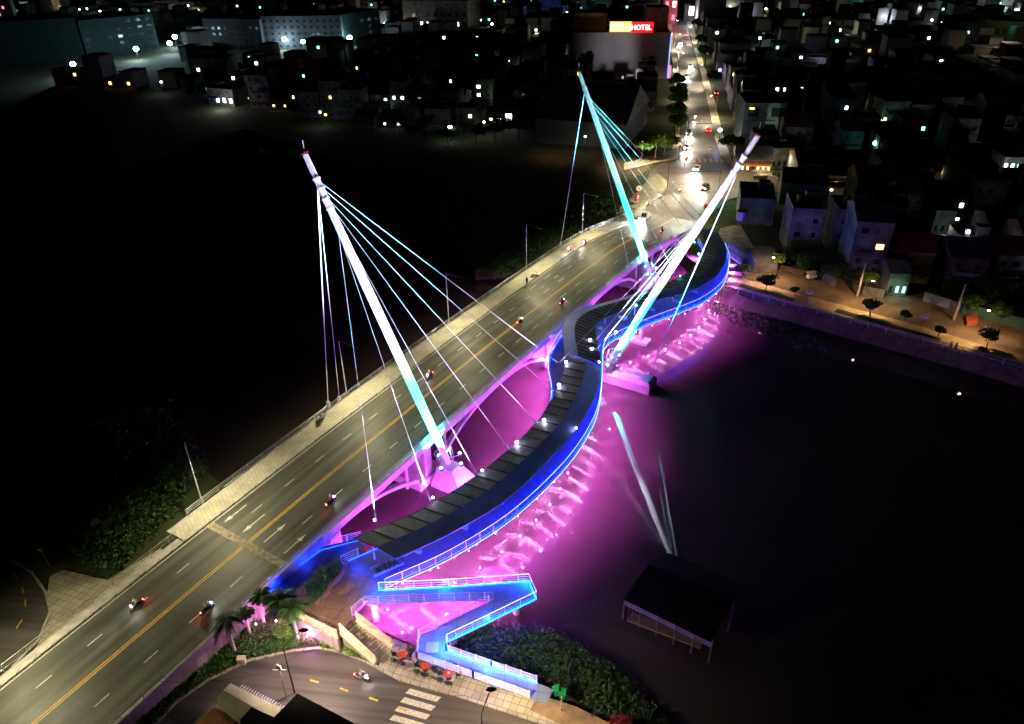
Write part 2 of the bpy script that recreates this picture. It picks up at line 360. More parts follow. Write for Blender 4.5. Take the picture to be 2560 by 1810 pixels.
# fascia, arches, piers
LILAC = mat('pale_concrete', (.56, .53, .54), .7, var=.2, scale=.7)
for tt, nm in ((TR + .12, 'fascia_beam'), (TL - .12, 'fascia_beam')):
    q = MB(); ks = [s for s in SS if -15 <= s <= 103]
    top = [B(s, tt, zdeck(s) + .12) for s in ks]; q.slab([p - BN * .14 for p in top], [p + BN * .14 for p in top], 1.05); q.build(nm, LILAC, bridge)
def arch(q, s0, s1, tt, zf, w_=.75, half=0):   # haunched rib from foot at s0 to foot at s1
    pts = []; n = 22
    for i in range(n + 1):
        k = i / n; s = s0 + (s1 - s0) * k; zc = zdeck(s) - 1.25
        h = 4 * k * (1 - k) if not half else (1 - (1 - k) ** 2 if half == 1 else 1 - k ** 2)
        h = min(1, h * 1.0); h = 1 - (1 - h) ** 1.25
        pts.append((s, zf + (zc - zf) * h))
    for (a, za), (b, zb) in zip(pts, pts[1:]):
        q.beam(B(a, tt, za), B(b, tt, zb), w_, .5, up=Vector((0, 0, 1)))
PIERS = (6.0, 45.0, 84.0)
for tt in (TR - .55, TL + .6):
    spans = [(-13.5, 3.4, 1), (8.6, 42.4, 0), (47.6, 81.4, 0), (86.6, 103, 2)]
    for s0, s1, hf in spans:
        q = MB()
        if hf == 1: 
            n = 16; pts = [(lerp(s0, s1, i / n), lerp(zdeck(-9) - 1.25, 1.5, max(0, (i / n - .25) / .75) ** 1.9)) for i in range(n + 1)]
            for a, b in zip(pts, pts[1:]): q.beam(B(a[0], tt, a[1]), B(b[0], tt, b[1]), .75, .5)
        elif hf == 2:
            n = 16; pts = [(lerp(s1, s0, i / n), lerp(zdeck(97) - 1.25, 1.5, max(0, (i / n - .25) / .75) ** 1.9)) for i in range(n + 1)]
            for a, b in zip(pts, pts[1:]): q.beam(B(a[0], tt, a[1]), B(b[0], tt, b[1]), .75, .5)
        else: arch(q, s0, s1, tt, 1.5)
        q.build('arch_rib', LILAC, bridge)
for sp in PIERS:
    for ds in (-4.5, 4.5):
        for tt in (TR - .55, TL + .6): q = MB(); q.tube(B(sp + ds, tt, 1.6), B(sp + ds, tt, zdeck(sp) - .8), .28, n=6); q.build('spandrel_post', LILAC, bridge)
    q = MB(); c = B(sp, (TR + TL) / 2, 2.6); q.box(c, (17.3, 1.6, 7.4), rz=-PHI); q.box(V(c, .6), (18.4, 5.6, 1.3), rz=-PHI); q.build('pier', LILAC, bridge)
q = MB()
for s in range(-13, 103, 9): q.box(B(s, (TR + TL) / 2, zdeck(s) - .95), (16.2, .4, .9), rz=-PHI)
for tt in (-6, -2, 2, 5): q.slab([B(s, tt - .3, zdeck(s) - .55) for s in MAIN if s > -15], [B(s, tt + .3, zdeck(s) - .55) for s in MAIN if s > -15], .8)
q.build('deck_beam', CONCD, bridge)
for sa, hw in ((-14.5, 0), (103.5, 0)):
    q = MB(); q.box(B(sa, (TR + TL) / 2, (zdeck(sa) - .7) / 2 - .2), (17.6, 1.4, zdeck(sa) - .3), rz=-PHI); q.build('abutment', CONCD, bridge)
# railings
def rail_line(q, pts, h=1.1, step=2.4, bars=3, r=.035, pr=.05, top_r=.05):
    for j in range(bars):
        z = h * (j + 1) / bars; rr = top_r if j == bars - 1 else r
        q.path([p + Vector((0, 0, z)) for p in pts], rr, 5)
    acc = 0.0; q.tube(pts[0], pts[0] + Vector((0, 0, h)), pr, n=5)
    for a, b in zip(pts, pts[1:]):
        L = (b - a).length; k = step - acc
        while k <= L: p = a.lerp(b, k / L); q.tube(p, p + Vector((0, 0, h)), pr, n=5); k += step
        acc = (acc + L) % step
for nm, pts in (('railing', [B(s, TL + .15, zdeck(s) + .14) for s in SS if -21 <= s <= 114]), ('railing', [B(s, TR + .1, zdeck(s) + .1) for s in SS if -72 <= s <= 102])):
    q = MB(); rail_line(q, pts, .95, 2.5, 3); q.build(nm, GMETAL, bridge)
q = MB(); rail_line(q, [B(s, -8.1, zdeck(s) + .1) for s in SS if -75 <= s <= -24], .95, 2.5, 3); q.build('railing', GMETAL, bridge)
q = MB(); q.slab([B(s, TR - .35, zdeck(s) + .16) for s in SS], [B(s, TR + .02, zdeck(s) + .16) for s in SS], .3)
q.build('parapet_kerb', CONC, bridge)

# lamp posts along the walkway edge
def bridge_lamp():
    e = empty('street_lamp', (0, 0, 0), '', 'street lamp', 'lamp posts along the bridge walkway')
    q = MB(); q.box((0, 0, .15), (.35, .35, .3)); q.path([(0, 0, 0), (0, 0, 4), (0, 0, 9.7)], [.11, .09, .06], 7); q.build('pole', GMETAL, e)
    q = MB(); q.path([(0, 0, 9.65), (1.2, 0, 9.72), (2.9, 0, 9.6)], [.05, .045, .04], 6); q.build('arm', GMETAL, e)
    q = MB(); q.box((3.25, 0, 9.58), (.9, .32, .1)); q.build('lamp_head', DMETAL, e)
    q = MB(); q.box((3.25, 0, 9.515), (.6, .22, .02)); q.build('lamp_lens', glow('lamp_lens_glow', (1, .88, .6), 6), e)
    return e
LAMP_S = [(-72, 0), (-45.5, 0), (-18.4, 1), (8.9, 1), (35.7, 1), (62.9, 1), (88, 1)]
LAMP_T = ['street lamp standing nearest to the expansion joint of the bridge', 'street lamp beside the motorbikes on the bridge walkway, bluish in the mast light', 'street lamp crossed by the two upper cables of the white mast', 'street lamp on the walkway edge just behind the standing person', 'street lamp on the walkway edge next to the far backstay cable']
proto = bridge_lamp(); ii = 0
WARM = (1.0, .89, .52)
for k, (s, vis) in enumerate(LAMP_S):
    o = proto if k == 0 else copy_tree(proto)
    o.location = B(s, TL - .25 if s > -24 else -8.4, zdeck(s) + .05); o.rotation_euler.z = -PHI
    if vis: o['label'] = LAMP_T[ii]; ii += 1
    else: o['label'] = 'street lamp beside the near end of the bridge road'
    lp = B(s, TL + 3.0, zdeck(s) + 9.4); light('SPOT', lp, 9200, WARM, size=.3, aim=B(s, TL + 6.2, zdeck(s)), angle=156, blend=.6)
# ------------------------------------------------------------------ footbridge
def sinint(pts, s):
    if s <= pts[0][0]: return pts[0][1]
    for (a, ta), (b, tb) in zip(pts, pts[1:]):
        if s <= b: 
            k = (s - a) / (b - a); return ta + (tb - ta) * k
    return pts[-1][1]
def spl(pts, ss):                              # smooth curve through (s,t) points, Catmull-Rom
    out = []
    for s in ss:
        i = 0
        while i < len(pts) - 2 and s > pts[i + 1][0]: i += 1
        p0 = pts[max(i - 1, 0)]; p1 = pts[i]; p2 = pts[i + 1]; p3 = pts[min(i + 2, len(pts) - 1)]
        k = (s - p1[0]) / (p2[0] - p1[0]); m1 = (p2[1] - p0[1]) / (p2[0] - p0[0]) * (p2[0] - p1[0]); m2 = (p3[1] - p1[1]) / (p3[0] - p1[0]) * (p2[0] - p1[0])
        out.append((2 * k ** 3 - 3 * k * k + 1) * p1[1] + (k ** 3 - 2 * k * k + k) * m1 + (-2 * k ** 3 + 3 * k * k) * p2[1] + (k ** 3 - k * k) * m2)
    return out
OUT = [(-16, 18.2), (-9.4, 21.8), (-1.4, 24.6), (6.2, 25.8), (14.8, 26.1), (22.7, 25.1), (27.3, 23.8), (32.8, 21.6), (39.3, 18.6), (43.0, 16.9), (45.3, 16.5), (48.0, 16.8), (51.5, 17.9), (57.4, 20.0), (63.5, 22.5), (70.2, 24.8), (78.8, 25.6), (86.5, 24.6), (95.1, 22.2), (104, 18.2)]
INN = [(-16, 11.4), (-12.5, 13.2), (-6.7, 16.8), (1.1, 19.0), (8.5, 19.8), (15.8, 19.6), (22.2, 18.0), (27.5, 15.4), (31.5, 12.6), (36.0, 10.2), (41, 8.7), (45.3, 8.1), (49.8, 8.6), (54.5, 10.0), (59, 12.3), (63, 14.8), (68.5, 17.6), (75, 19.3), (82, 19.6), (90, 18.2), (98, 15.2), (104, 11.6)]
ROI = [(-13.2, 13.1), (-6.7, 16.5), (1.1, 18.7), (8.5, 19.7), (15.8, 19.8), (22.2, 18.7), (27.5, 17.3), (31.3, 15.8), (36, 12.9), (41, 9.9), (45.3, 9.0), (49.5, 9.6), (54.5, 12.2), (59, 14.6), (63, 16.2), (68, 17.8), (74, 19.4), (82, 19.6), (90, 17.9), (97, 15.0), (103, 12.0)]
ROO = [(-16.3, 17.9), (-8.7, 21.7), (-.6, 24.5), (7.6, 25.3), (17.1, 25.4), (24.6, 24.2), (29.9, 22.5), (34.0, 20.7), (39.1, 17.7), (45, 14.6), (51.6, 15.9), (56.5, 18.2), (61.5, 20.5), (66.5, 22.8), (73, 24.6), (80.1, 24.9), (90.2, 22.9), (97, 20.0), (103, 16.6)]
def zf(s): return 6.3 - .00045 * (s - 44.5) ** 2
FS = [-16 + 1.0 * i for i in range(120)]       # -16..103
so = spl(OUT, FS); si = spl(INN, FS)
FO = [B(s, t, zf(s)) for s, t in zip(FS, so)]; FI = [B(s, t, zf(s)) for s, t in zip(FS, si)]
fb = empty('footbridge', B(-14, 15, 0), 'S-curved blue lit footbridge with dark canopy winding beside the road bridge', 'footbridge')
DECKB = tile_mat('footbridge_deck_boards', (.13, .14, .22), (.05, .05, .08), 3.0, .35, msize=.02, rot=-PHI + R(90), wear=.15)
q = MB(); q.slab(FI, FO, .3); q.build('deck', DECKB, fb)
q = MB(); q.slab([p - Vector((0, 0, .31)) for p in FI], [p - Vector((0, 0, .31)) for p in FO], .05); q.build('soffit', mat('soffit_shade', (.02, .014, .02), .8, var=0), fb)  # near-black sheet added below the slab so the lit ribs stand out
STEELW = mat('pale_steel', (.85, .8, .85), .45, var=.1, scale=2)
q = MB(); cen = [(a + b) / 2 - Vector((0, 0, 1.25)) for a, b in zip(FI, FO)]; q.path(cen[::2], .42, 10); q.build('spine_tube', STEELW, fb)
for i in range(2, len(FS) - 2, 3):
    q = MB(); c = cen[i]
    for e in (FI[i], FO[i]):
        e2 = e - Vector((0, 0, .3)); d = (e2 - c)
        side = Vector((-d.y, d.x, 0)).normalized() * .34
        q.add([c - side + Vector((0, 0, .75)), c + side + Vector((0, 0, .75)), e2 + side, e2 - side, c - side - Vector((0, 0, .3)), c + side - Vector((0, 0, .3)), e2 + side - Vector((0, 0, .12)), e2 - side - Vector((0, 0, .12))], [(0, 3, 2, 1), (4, 5, 6, 7), (0, 1, 5, 4), (1, 2, 6, 5), (2, 3, 7, 6), (3, 0, 4, 7)])
    q.build('cross_rib', STEELW, fb)
q = MB()
for k in (.12, .88):
    q.path([(a.lerp(b, k)) - Vector((0, 0, .42)) for a, b in zip(FI, FO)][::3], .1, 5)
q.build('stringer', STEELW, fb)
# railings with led strips
BLUE = glow('blue_led', (.0, .02, 1.0), 50)
RAILW = mat('railing_enamel', (.75, .78, .85), .35, var=0)
for nm, pts, keep in (('railing', FO, lambda s: True), ('railing', FI, lambda s: s < -13.5 or 22 < s < 62 or s > 88)):
    seg = []; run = []
    for p, s in zip(pts, FS):
        if keep(s): run.append(p)
        elif run: seg.append(run); run = []
    if run: seg.append(run)
    for run in seg:
        if len(run) < 2: continue
        q = MB(); rail_line(q, run, 1.25, 2.1, 4, .022, .045, .045); q.build(nm, RAILW, fb)
q = MB()
cc = [(a + b) / 2 for a, b in zip(FI, FO)]
def inset(e, c, d): v = (c - e); v.z = 0; return e + v.normalized() * d
for E_ in (FO, FI):
    q.path([inset(e, c, .12) + Vector((0, 0, .1)) for e, c in zip(E_, cc)][::1], .035, 4)
q.build('led_strip', BLUE, fb)
q = MB(); q.path([e + Vector((0, 0, -.16)) + (e - c).normalized() * .03 for e, c in zip(FO, cc)], .03, 4)
q.path([e + Vector((0, 0, 1.28)) for e in FO], .025, 4); q.path([e + Vector((0, 0, 1.28)) for e, s in zip(FI, FS) if 22 < s < 62], .025, 4)
q.build('led_strip', glow('pale_led', (.3, .42, 1.0), 6), fb)
# canopy: ribbed half and smooth half, three bays
ROOFR = mat('ribbed_roof_sheet', (.15, .15, .21), .5, var=.3, scale=1.5); ROOFS = mat('smooth_roof_sheet', (.24, .32, .95), .4, var=.15, scale=.5)  # blue cast of LED spill and sky is put into both sheet colours
bays = [(-14.5, 33.0, 0), (33.4, 61.6, 1), (62.0, 103, 0)]
RH = 3.35
for s0, s1, fl in bays:
    n = int((s1 - s0) / 1.0); ss = [s0 + (s1 - s0) * i / n for i in range(n + 1)]
    ti = spl(ROI, ss); to = spl(ROO, ss)
    I = [B(s, a, zf(s) + RH + (.0 if not fl else .25)) for s, a in zip(ss, ti)]; O_ = [B(s, b, zf(s) + RH + (.0 if not fl else .25)) for s, b in zip(ss, to)]
    kk = .56 if not fl else .36
    M_ = [a.lerp(b, kk) + Vector((0, 0, .35)) for a, b in zip(I, O_)]
    a_, b_, nm1, nm2 = (I, M_, ROOFR, ROOFS) if not fl else (I, M_, ROOFS, ROOFR)
    q = MB(); q.slab(a_, b_, .12); q.build('ribbed_canopy' if not fl else 'smooth_canopy', nm1, fb)
    q = MB(); q.slab(M_, O_, .12); q.build('smooth_canopy' if not fl else 'ribbed_canopy', nm2, fb)
    q = MB(); A2, B2 = (I, M_) if not fl else (M_, O_)
    for i in range(0, len(ss), 2 if not fl else 1):
        q.beam(A2[i] + Vector((0, 0, .05)), B2[i] + Vector((0, 0, .05)), .1, .12)
    q.build('roof_batten', mat('roof_batten_paint', (.02, .02, .024), .5, var=0), fb)
    q = MB(); q.path([p + Vector((0, 0, .02)) for p in O_], .05, 5); q.path([p + Vector((0, 0, .02)) for p in I], .04, 5); q.path([I[0], M_[0], O_[0]], .05, 5); q.path([I[-1], M_[-1], O_[-1]], .05, 5)
    q.build('canopy_edge_trim', mat('trim_paint', (.3, .3, .36), .4, var=0), fb)
    q = MB()
    for i in range(1, len(ss), 6):
        c = I[i].lerp(O_[i], .22 if not fl else .3); zb = zf(ss[i]); q.tube(V(c, zb), V(c, zb + RH), .11, n=6)
        q.beam(V(c, zb + RH - .35), M_[i] - Vector((0, 0, .2)), .14, .2); q.beam(V(c, zb + RH - .35), O_[i] - Vector((0, 0, .1)), .1, .15)
    q.build('canopy_column', STEELW, fb)
for s in range(-10, 100, 6):
    q = MB(); k = min(range(len(FS)), key=lambda j: abs(FS[j] - s)); c = FI[k].lerp(FO[k], .45)
    q.box(c + Vector((0, 0, .22)), (1.6, .45, .44), rz=-PHI); q.build('bench', mat('bench_stone', (.4, .38, .4), .6), fb)
# supports down in the water
for s in (30, 60):
    k = FS.index(s); c = cen[k]; q = MB(); q.tube(V(c, -1), V(c, c.z), .5, n=12); q.box(V(c, .1), (3.2, 2.4, .9), rz=-PHI); q.build('support_pier', LILAC, fb)
# magenta floodlights slung under the ribs
MAG = (.86, .10, .98)
ML = glow('magenta_lamp_glow', (1, .35, .8), 30)
for n_, i in enumerate(range(2, len(FS) - 2, 4)):
    for e, k in ((FO[i], .12), (FI[i], .12)):
        p = e.lerp(cc[i], k) - Vector((0, 0, 1.0)); q = MB(); q.ell(p, (.07, .07, .07), 6, 4); q.build('flood_lamp', ML, fb)
    p = cc[i] - Vector((0, 0, 3.5))
    light('SPOT', p + Vector((0, 0, 1.2)), 3600, MAG, size=.08, aim=p - Vector((0, 0, 5)), angle=140, blend=.3); light('SPOT', FI[i] - Vector((0, 0, 1.6)), 1500, MAG, size=.08, aim=V(FI[i] - BN * 6, zf(FS[i]) - 1.5), angle=100, blend=.6); [light('SPOT', cc[i].lerp(e_, .6) - Vector((0, 0, 3.7)), 26000, (1, .4, .9), size=.1, aim=cc[i].lerp(e_, .5), angle=80, blend=.7) for e_ in (FO[i], FI[i])]  # the upward spots are added in mid-air to brighten the ribs
    if 1:
        p = FO[i].lerp(cc[i], .02) + (FO[i] - cc[i]).normalized() * .3 - Vector((0, 0, 1.2))
        light('SPOT', p, 9500 if FS[i] < 72 else 4500, MAG, size=.08, aim=p + (FO[i] - cc[i]).normalized() * 3.2 - Vector((0, 0, 5)), angle=82, blend=.45); p = FI[i] - Vector((0, 0, 1.2)); light('SPOT', p, 19000, MAG, size=.08, aim=p - (FO[i] - cc[i]).normalized() * 4.2 - Vector((0, 0, 5)), angle=96, blend=.7)
# real blue light that the strips throw
for i in range(0, len(FS), 3):
    if 1: light('POINT', FO[i].lerp(cc[i], .3) + Vector((0, 0, .75)), 260, (.0, .012, 1.0), size=.25)

# ------------------------------------------------------------------ masts with cables
MASTP = mat('white_mast_paint', (.78, .78, .8), .45, var=.05)
MD = [dict(s=7.2, t=10.0, z0=3.4, lean=-1, c='cyan'), dict(s=81.0, t=9.6, z0=4.6, lean=-1, c='aqua'), dict(s=45.0, t=17.4, z0=3.2, lean=1, c='white')]
MASTP_TOP = {}
CY = (.03, .85, 1.0); VI = (.72, .62, 1.0); WH = (.9, .88, 1.0)
def nearest_inner(s, arr=None):
    k = min(range(len(FS)), key=lambda j: abs(FS[j] - s)); return k
LAB = ['white lit mast at the near end leaning over the road, turning cyan at its foot', 'cyan lit mast at the far end of the road bridge', 'white lit mast leaning right over the river from its own pier, purple at the tip']
for i, d in enumerate(MD):
    base = B(d['s'], d['t'], d['z0']); L = 46.0 - (2.3 if i == 1 else 0); an = R(25.2)
    ax = (BN * (d['lean'] * math.sin(an)) + Vector((0, 0, math.cos(an)))).normalized(); top = base + ax * L
    r = empty('cable_mast', V(base, 0), LAB[i], 'mast')
    q = MB(); q.path([base, base + ax * 2, base + ax * 14, base + ax * 28, base + ax * 40, top], [.45, .52, .66, .6, .45, .36], 16); q.build('mast_pole', MASTP, r)
    q = MB()
    for k in range(7): c = base + ax * (L - 3.2 - k * 1.35); q.path([c - ax * .12, c + ax * .12], [.54, .54], 10)
    q.build('cable_collar', MASTP, r)
    q = MB(); q.box(top + ax * .2, (.8, .8, .14), rot=ax.to_track_quat('Z', 'Y').to_matrix()); q.build('mast_cap', mat('red_mast_cap', (.2, .01, .02), .5, var=0), r)
    q = MB(); q.tube(top + ax * .2, top + ax * .2 + Vector((0, 0, 1.6)), .05, n=5); q.build('lightning_rod', GMETAL, r)
    # pedestal block
    q = MB(); c = V(base, 0); q2 = []
    for z, a, b in ((-1, 2.6, 2.2), (.5, 2.6, 2.2), (d['z0'] - .2, 1.3, 1.1)):
        q2.append([c + BU * (x * b) + BN * (y * a - d['lean'] * .9 * (1 if z < 1 else .1)) + Vector((0, 0, z)) for x, y in ((-1, -1), (1, -1), (1, 1), (-1, 1))])
    if i == 2:
        q2 = []
        for z, a, b in ((-1, 5.3, 1.7), (1.6, 5.3, 1.7), (2.3, 4.9, 1.3)):
            q2.append([c + BN * 3.0 + BU * (x * b) + BN * (y * a) + Vector((0, 0, z)) for x, y in ((-1, -1), (1, -1), (1, 1), (-1, 1))])
    vs = [v for l in q2 for v in l]; fs = [(3, 2, 1, 0), (8, 9, 10, 11)]
    for lv in (0, 4):
        for k in range(4): fs.append((lv + k, lv + (k + 1) % 4, lv + 4 + (k + 1) % 4, lv + 4 + k))
    q.add(vs, fs); 
    if i == 2: q.box(base - Vector((0, 0, .6)), (1.8, 1.8, 1.4), rz=-PHI)
    q.build('pedestal', LILAC, r)
    # service cage round the foot
    q = MB(); M3 = ax.to_track_quat('Z', 'Y').to_matrix()
    for rr, hh in ((1.05, .5), (1.35, 2.2)):
        ring = [base + M3 @ Vector((rr * math.cos(a * math.pi / 4), rr * math.sin(a * math.pi / 4), hh)) for a in range(9)]; q.path(ring, .04, 4)
    for a in range(8):
        q.tube(base + M3 @ Vector((1.05 * math.cos(a * math.pi / 4), 1.05 * math.sin(a * math.pi / 4), .5)), base + M3 @ Vector((1.35 * math.cos(a * math.pi / 4), 1.35 * math.sin(a * math.pi / 4), 2.2)), .035, n=4)
    q.build('service_cage', WMETAL, r)
    # cables
    def hang(sv, on_roof=True):
        k = min(range(len(ROI) * 0 + len(FS)), key=lambda j: abs(FS[j] - sv)); a, b = FI[k], FO[k]
        return None
    cab = []
    if i == 0:
        for j, (px, py) in enumerate([(940, 1303), (1075, 1250), (1190, 1181), (1272, 1122), (1343, 1058), (1384, 978), (1392, 905)]):
            cab.append((L - 3.0 - [6.3, 4.6, 3.4, 2.9, 2.2, 1.1, .3][j] * 1.0, at(px, py, zf(st(at(px, py, 9))[0]) + RH)))
    if i == 1:
        for j, (px, py) in enumerate([(1588, 735), (1652, 712), (1690, 690), (1722, 640), (1738, 610), (1746, 560), (1752, 540)]):
            cab.append((L - 2.8 - [7, 8.2, 7.2, 6.0, 4.6, 3.2, 2.0][j] * 1.0, at(px, py, zf(st(at(px, py, 9))[0]) + RH)))
    if i == 2:
        for j, (px, py) in enumerate([(1490, 850), (1492, 874), (1560, 800), (1400, 905), (1620, 740), (1655, 720)]):
            cab.append((L - 10.5 + [-.5, 0, .8, -1, 1.2, 1.6][j], at(px, py, zf(st(at(px, py, 9))[0]) + RH + .1)))
    ANC = [[(820, 1004), (848, 992)], [(1402, 607)], [(1625, 930)]][i]
    CABM = mat('white_cable_sheath', (.8, .8, .82), .4, var=0)
    for la, e in cab:
        q = MB(); a = base + ax * la; q.tube(a, e, .032, n=5); q.build('cable', CABM, r)
        q = MB(); dd = (a - e).normalized(); q.tube(e - dd * .1, e + dd * 1.1, .11, n=6); q.build('cable_socket', GMETAL, r)
    for k, (px, py) in enumerate(ANC):
        if i == 2: e = B(47.4, 24.2, 2.5)
        else: e = at(px, py, 5.2)
        q = MB(); q.tube(base + ax * (L - 3.4), e, .085 if k == 0 else .05, n=6); q.build('backstay', CABM, r)
        q = MB(); q.tube(V(e, -1), e, .3, n=8); q.build('backstay_anchor', LILAC, r)
    # floodlights at the foot
    fl = []
    for k, (du, dn) in enumerate(((-2.1, .4), (2.1, .6), (.2, 2.2 * d['lean'] * -1))):
        p = base + BU * du + BN * dn + Vector((0, 0, .5)); fl.append(p)
        f_ = MB(); f_.box(p, (.45, .45, .3), rot=(top - p).to_track_quat('Z', 'Y').to_matrix()); o = f_.build('flood_lamp_housing', DMETAL, r)
        f_ = MB(); f_.ell(p + (top - p).normalized() * .22, (.22, .22, .22), 8, 5); f_.build('flood_lamp_lens', glow('cyan_flood_glow', (.1, .8, 1.0), 18), r)
        f_ = MB(); f_.tube(p - Vector((0, 0, .1)), base + ax * .8, .05, n=4); f_.build('lamp_bracket', WMETAL, r)
        light('SPOT', p + (top - p).normalized() * .5, 240000, CY, size=.2, aim=base + ax * 12, angle=44, blend=.6)
    MASTP_TOP[i] = (base, ax, L)
# canopy edge floods aimed at the masts; small ones added to fill near sides
WFL = glow('white_flood_glow', (.85, .82, 1.0), 60)
fdefs = [((1082, 1244), 0), ((1205, 1176), 0), ((936, 1300), 0), ((1700, 690), 1), ((1498, 905), 2), ((1440, 1070), 2), ((1360, 1050), 0), ((1292, 1105), 0), ((1415, 905), 0), ((1397, 962), 0), ((1475, 850), 0), ((1590, 763), 1), ((1735, 605), 1), ((1747, 635), 1), ((1480, 872), 2), ((1620, 750), 2), ((1540, 830), 2)]
for (px, py), tgt in fdefs:
    s_, t_ = st(at(px, py, 9)); p = at(px, py, zf(s_) + RH + .45); base, ax, L = MASTP_TOP[tgt]
    aim = base + ax * (L * (.88 if tgt != 2 else .62)); dd = (aim - p).normalized()
    f_ = MB(); f_.tube(p - Vector((0, 0, .5)), p, .05, n=5); f_.build('flood_lamp_bracket', DMETAL, fb)
    rr = .12 if (px, py) in ((1082, 1244), (1205, 1176), (936, 1300), (1700, 690), (1498, 905), (1440, 1070)) else .2; f_ = MB(); f_.ell(p, (rr, rr, rr), 10, 6); f_.build('flood_lamp', WFL if tgt != 1 else glow('aqua_flood_glow', (.1, .9, .9), 30), fb)
    light('SPOT', p + dd * .6, {0: 110000, 1: 80000, 2: 120000}[tgt], {0: VI, 1: (.4, .95, 1.0), 2: WH}[tgt], size=.25, aim=aim, angle=60 if rr < .15 and tgt == 0 else 40, blend=.8)

# ------------------------------------------------------------------ near plaza, ramp, stairs
BROWN = tile_mat('brown_plaza_tiles', (.24, .14, .075), (.10, .06, .04), 1.1, 1.1, wear=.3, rot=R(12))
pl = [(650, 1497), (722, 1428), (800, 1368), (905, 1345), (920, 1400), (966, 1458), (952, 1490), (914, 1502), (880, 1536), (892, 1556), (858, 1582), (845, 1590), (735, 1532), (690, 1505)]
q = MB(); q.prism([at(x, y, PZ) for x, y in pl], PZ - .5, PZ); structure(q, 'plaza', BROWN)
q = MB()
for x, y in ((800, 1400), (900, 1400), (760, 1500), (860, 1545), (930, 1480)): q.tube(V(at(x, y, PZ), -1), V(at(x, y, PZ), PZ - .4), .4, n=10)
tag(q.build('plaza_pillars', CONCD), kind='structure')
ramp = empty('access_ramp', at(1200, 1500, 0), 'blue lit zigzag ramp with white railings coming down over the pink water', 'ramp')
RF = tile_mat('ramp_floor', (.26, .32, .40), (.14, .16, .2), 1.2, 1.2, wear=.1, rot=R(8))
zA, zB, zC, zD = PZ - .02, 4.15, 3.55, GZ + .18
F1 = [[(950, 1478), (915, 1509)], [(1140, 1470), (1120, 1500)], [(1320, 1455), (1235, 1497)]]
q = MB()
U = [at(948, 1474, zA), at(1120, 1466, lerp(zA, zB, .5)), at(1322, 1452, zB)]; D_ = [at(913, 1509, zA), at(1105, 1500, lerp(zA, zB, .5)), at(1235, 1497, zB)]
q.slab(U, D_, .3); q.slab([at(1322, 1452, zB), at(1341, 1496, zB)], [at(1235, 1497, zB), at(1236, 1498.5, zB)], .3)
U2 = [at(1236, 1498, zB), at(1140, 1543, lerp(zB, zC, .5)), at(1048, 1592, zC)]; D2 = [at(1341, 1496, zB), at(1230, 1550, lerp(zB, zC, .5)), at(1118, 1604, zC)]
q.slab(U2, D2, .3); q.slab([at(1048, 1592, zC), at(1043, 1645, zC)], [at(1118, 1604, zC), at(1116, 1628, zC)], .3)
U3 = [at(1116, 1628, zC), at(1228, 1667, lerp(zC, zD, .5)), at(1341, 1706, zD)]; D3 = [at(1043, 1645, zC), at(1183, 1694, lerp(zC, zD, .5)), at(1323, 1744, zD)]
q.slab(U3, D3, .3); q.slab([at(1341, 1706, zD), at(1385, 1724, zD - .04)], [at(1323, 1744, zD), at(1362, 1764, zD - .04)], .3)
q.build('ramp_floor', RF, ramp)
def railing_part(pts, name, m, h=1.1, step=1.6, bars=3, panel=None):
    q = MB(); rail_line(q, pts, h, step, bars, .025, .05, .05); o = q.build(name, m, ramp)
    return o
railing_part([U[0], U[1], U[2], at(1341, 1496, zB), D2[1], D2[2]], 'railing', RAILW, step=2.0)
railing_part([at(880, 1535, PZ), D_[0], D_[1], D_[2], U2[1], U2[2]], 'railing', CREAM, step=1.7, bars=4)
def lattice(q, pts, z0, h, cell=.3, cream=True):
    for a, b in zip(pts, pts[1:]):
        L = (b - a).length; n = max(1, round(L / 1.6))
        for i in range(n):
            p = a.lerp(b, i / n); p2 = a.lerp(b, (i + 1) / n); q.box(p + Vector((0, 0, h / 2)), (.16, .16, h + .1))
            for zz in (.06, h / 2, h - .03): q.beam(p + Vector((0, 0, zz)), p2 + Vector((0, 0, zz)), .06, .07)
            m_ = max(2, int((p2 - p).length / cell))
            for j in range(1, m_):
                u_ = p.lerp(p2, j / m_); q.beam(u_ + Vector((0, 0, .06)), u_ + Vector((0, 0, h)), .03, .045)
            for zz in (.2, .35, .65, .8): q.beam(p + Vector((0, 0, zz * h)), p2 + Vector((0, 0, zz * h)), .03, .04)
        q.box(b + Vector((0, 0, h / 2)), (.16, .16, h + .1))
q = MB(); lattice(q, [U3[0], U3[1], U3[2]], 0, 1.05); lattice(q, [D2[2], U3[0]], 0, 1.05); q.build('lattice_balustrade', RAILW, ramp)
q = MB(); lattice(q, [U2[2], D3[0], D3[1], D3[2]], 0, 1.05); q.build('lattice_balustrade', RAILW, ramp)
for x, y in ((1290, 1475), (1130, 1560), (1080, 1615)):
    q = MB(); p = at(x, y, 3.8); q.tube(V(p, -1), V(p, 3.5), .42, n=14); q.box(V(p, 3.45), (1.3, 1.3, .35)); q.build('ramp_pillar', LILAC, ramp)
q = MB()
for a in ([U[0], U[1], U[2]], [D2[0], D2[1], D2[2]], [U3[0], U3[1], U3[2]]): q.path([p + Vector((0, -.12, .1)) for p in a], .03, 4)
q.path([p + Vector((0, -.12, .1)) for p in [at(1322, 1453, zB), at(1340, 1495, zB)]], .03, 4)
q.build('led_strip', glow('azure_led', (0, .055, 1.0), 230), ramp)
for x, y in ((1000, 1535), (1090, 1530), (1180, 1500), (930, 1560), (1000, 1460), (1230, 1420)): light('POINT', at(x, y, 1.6), 3600, MAG, size=.08)  # magenta points without fixtures, added to spread pink over the water
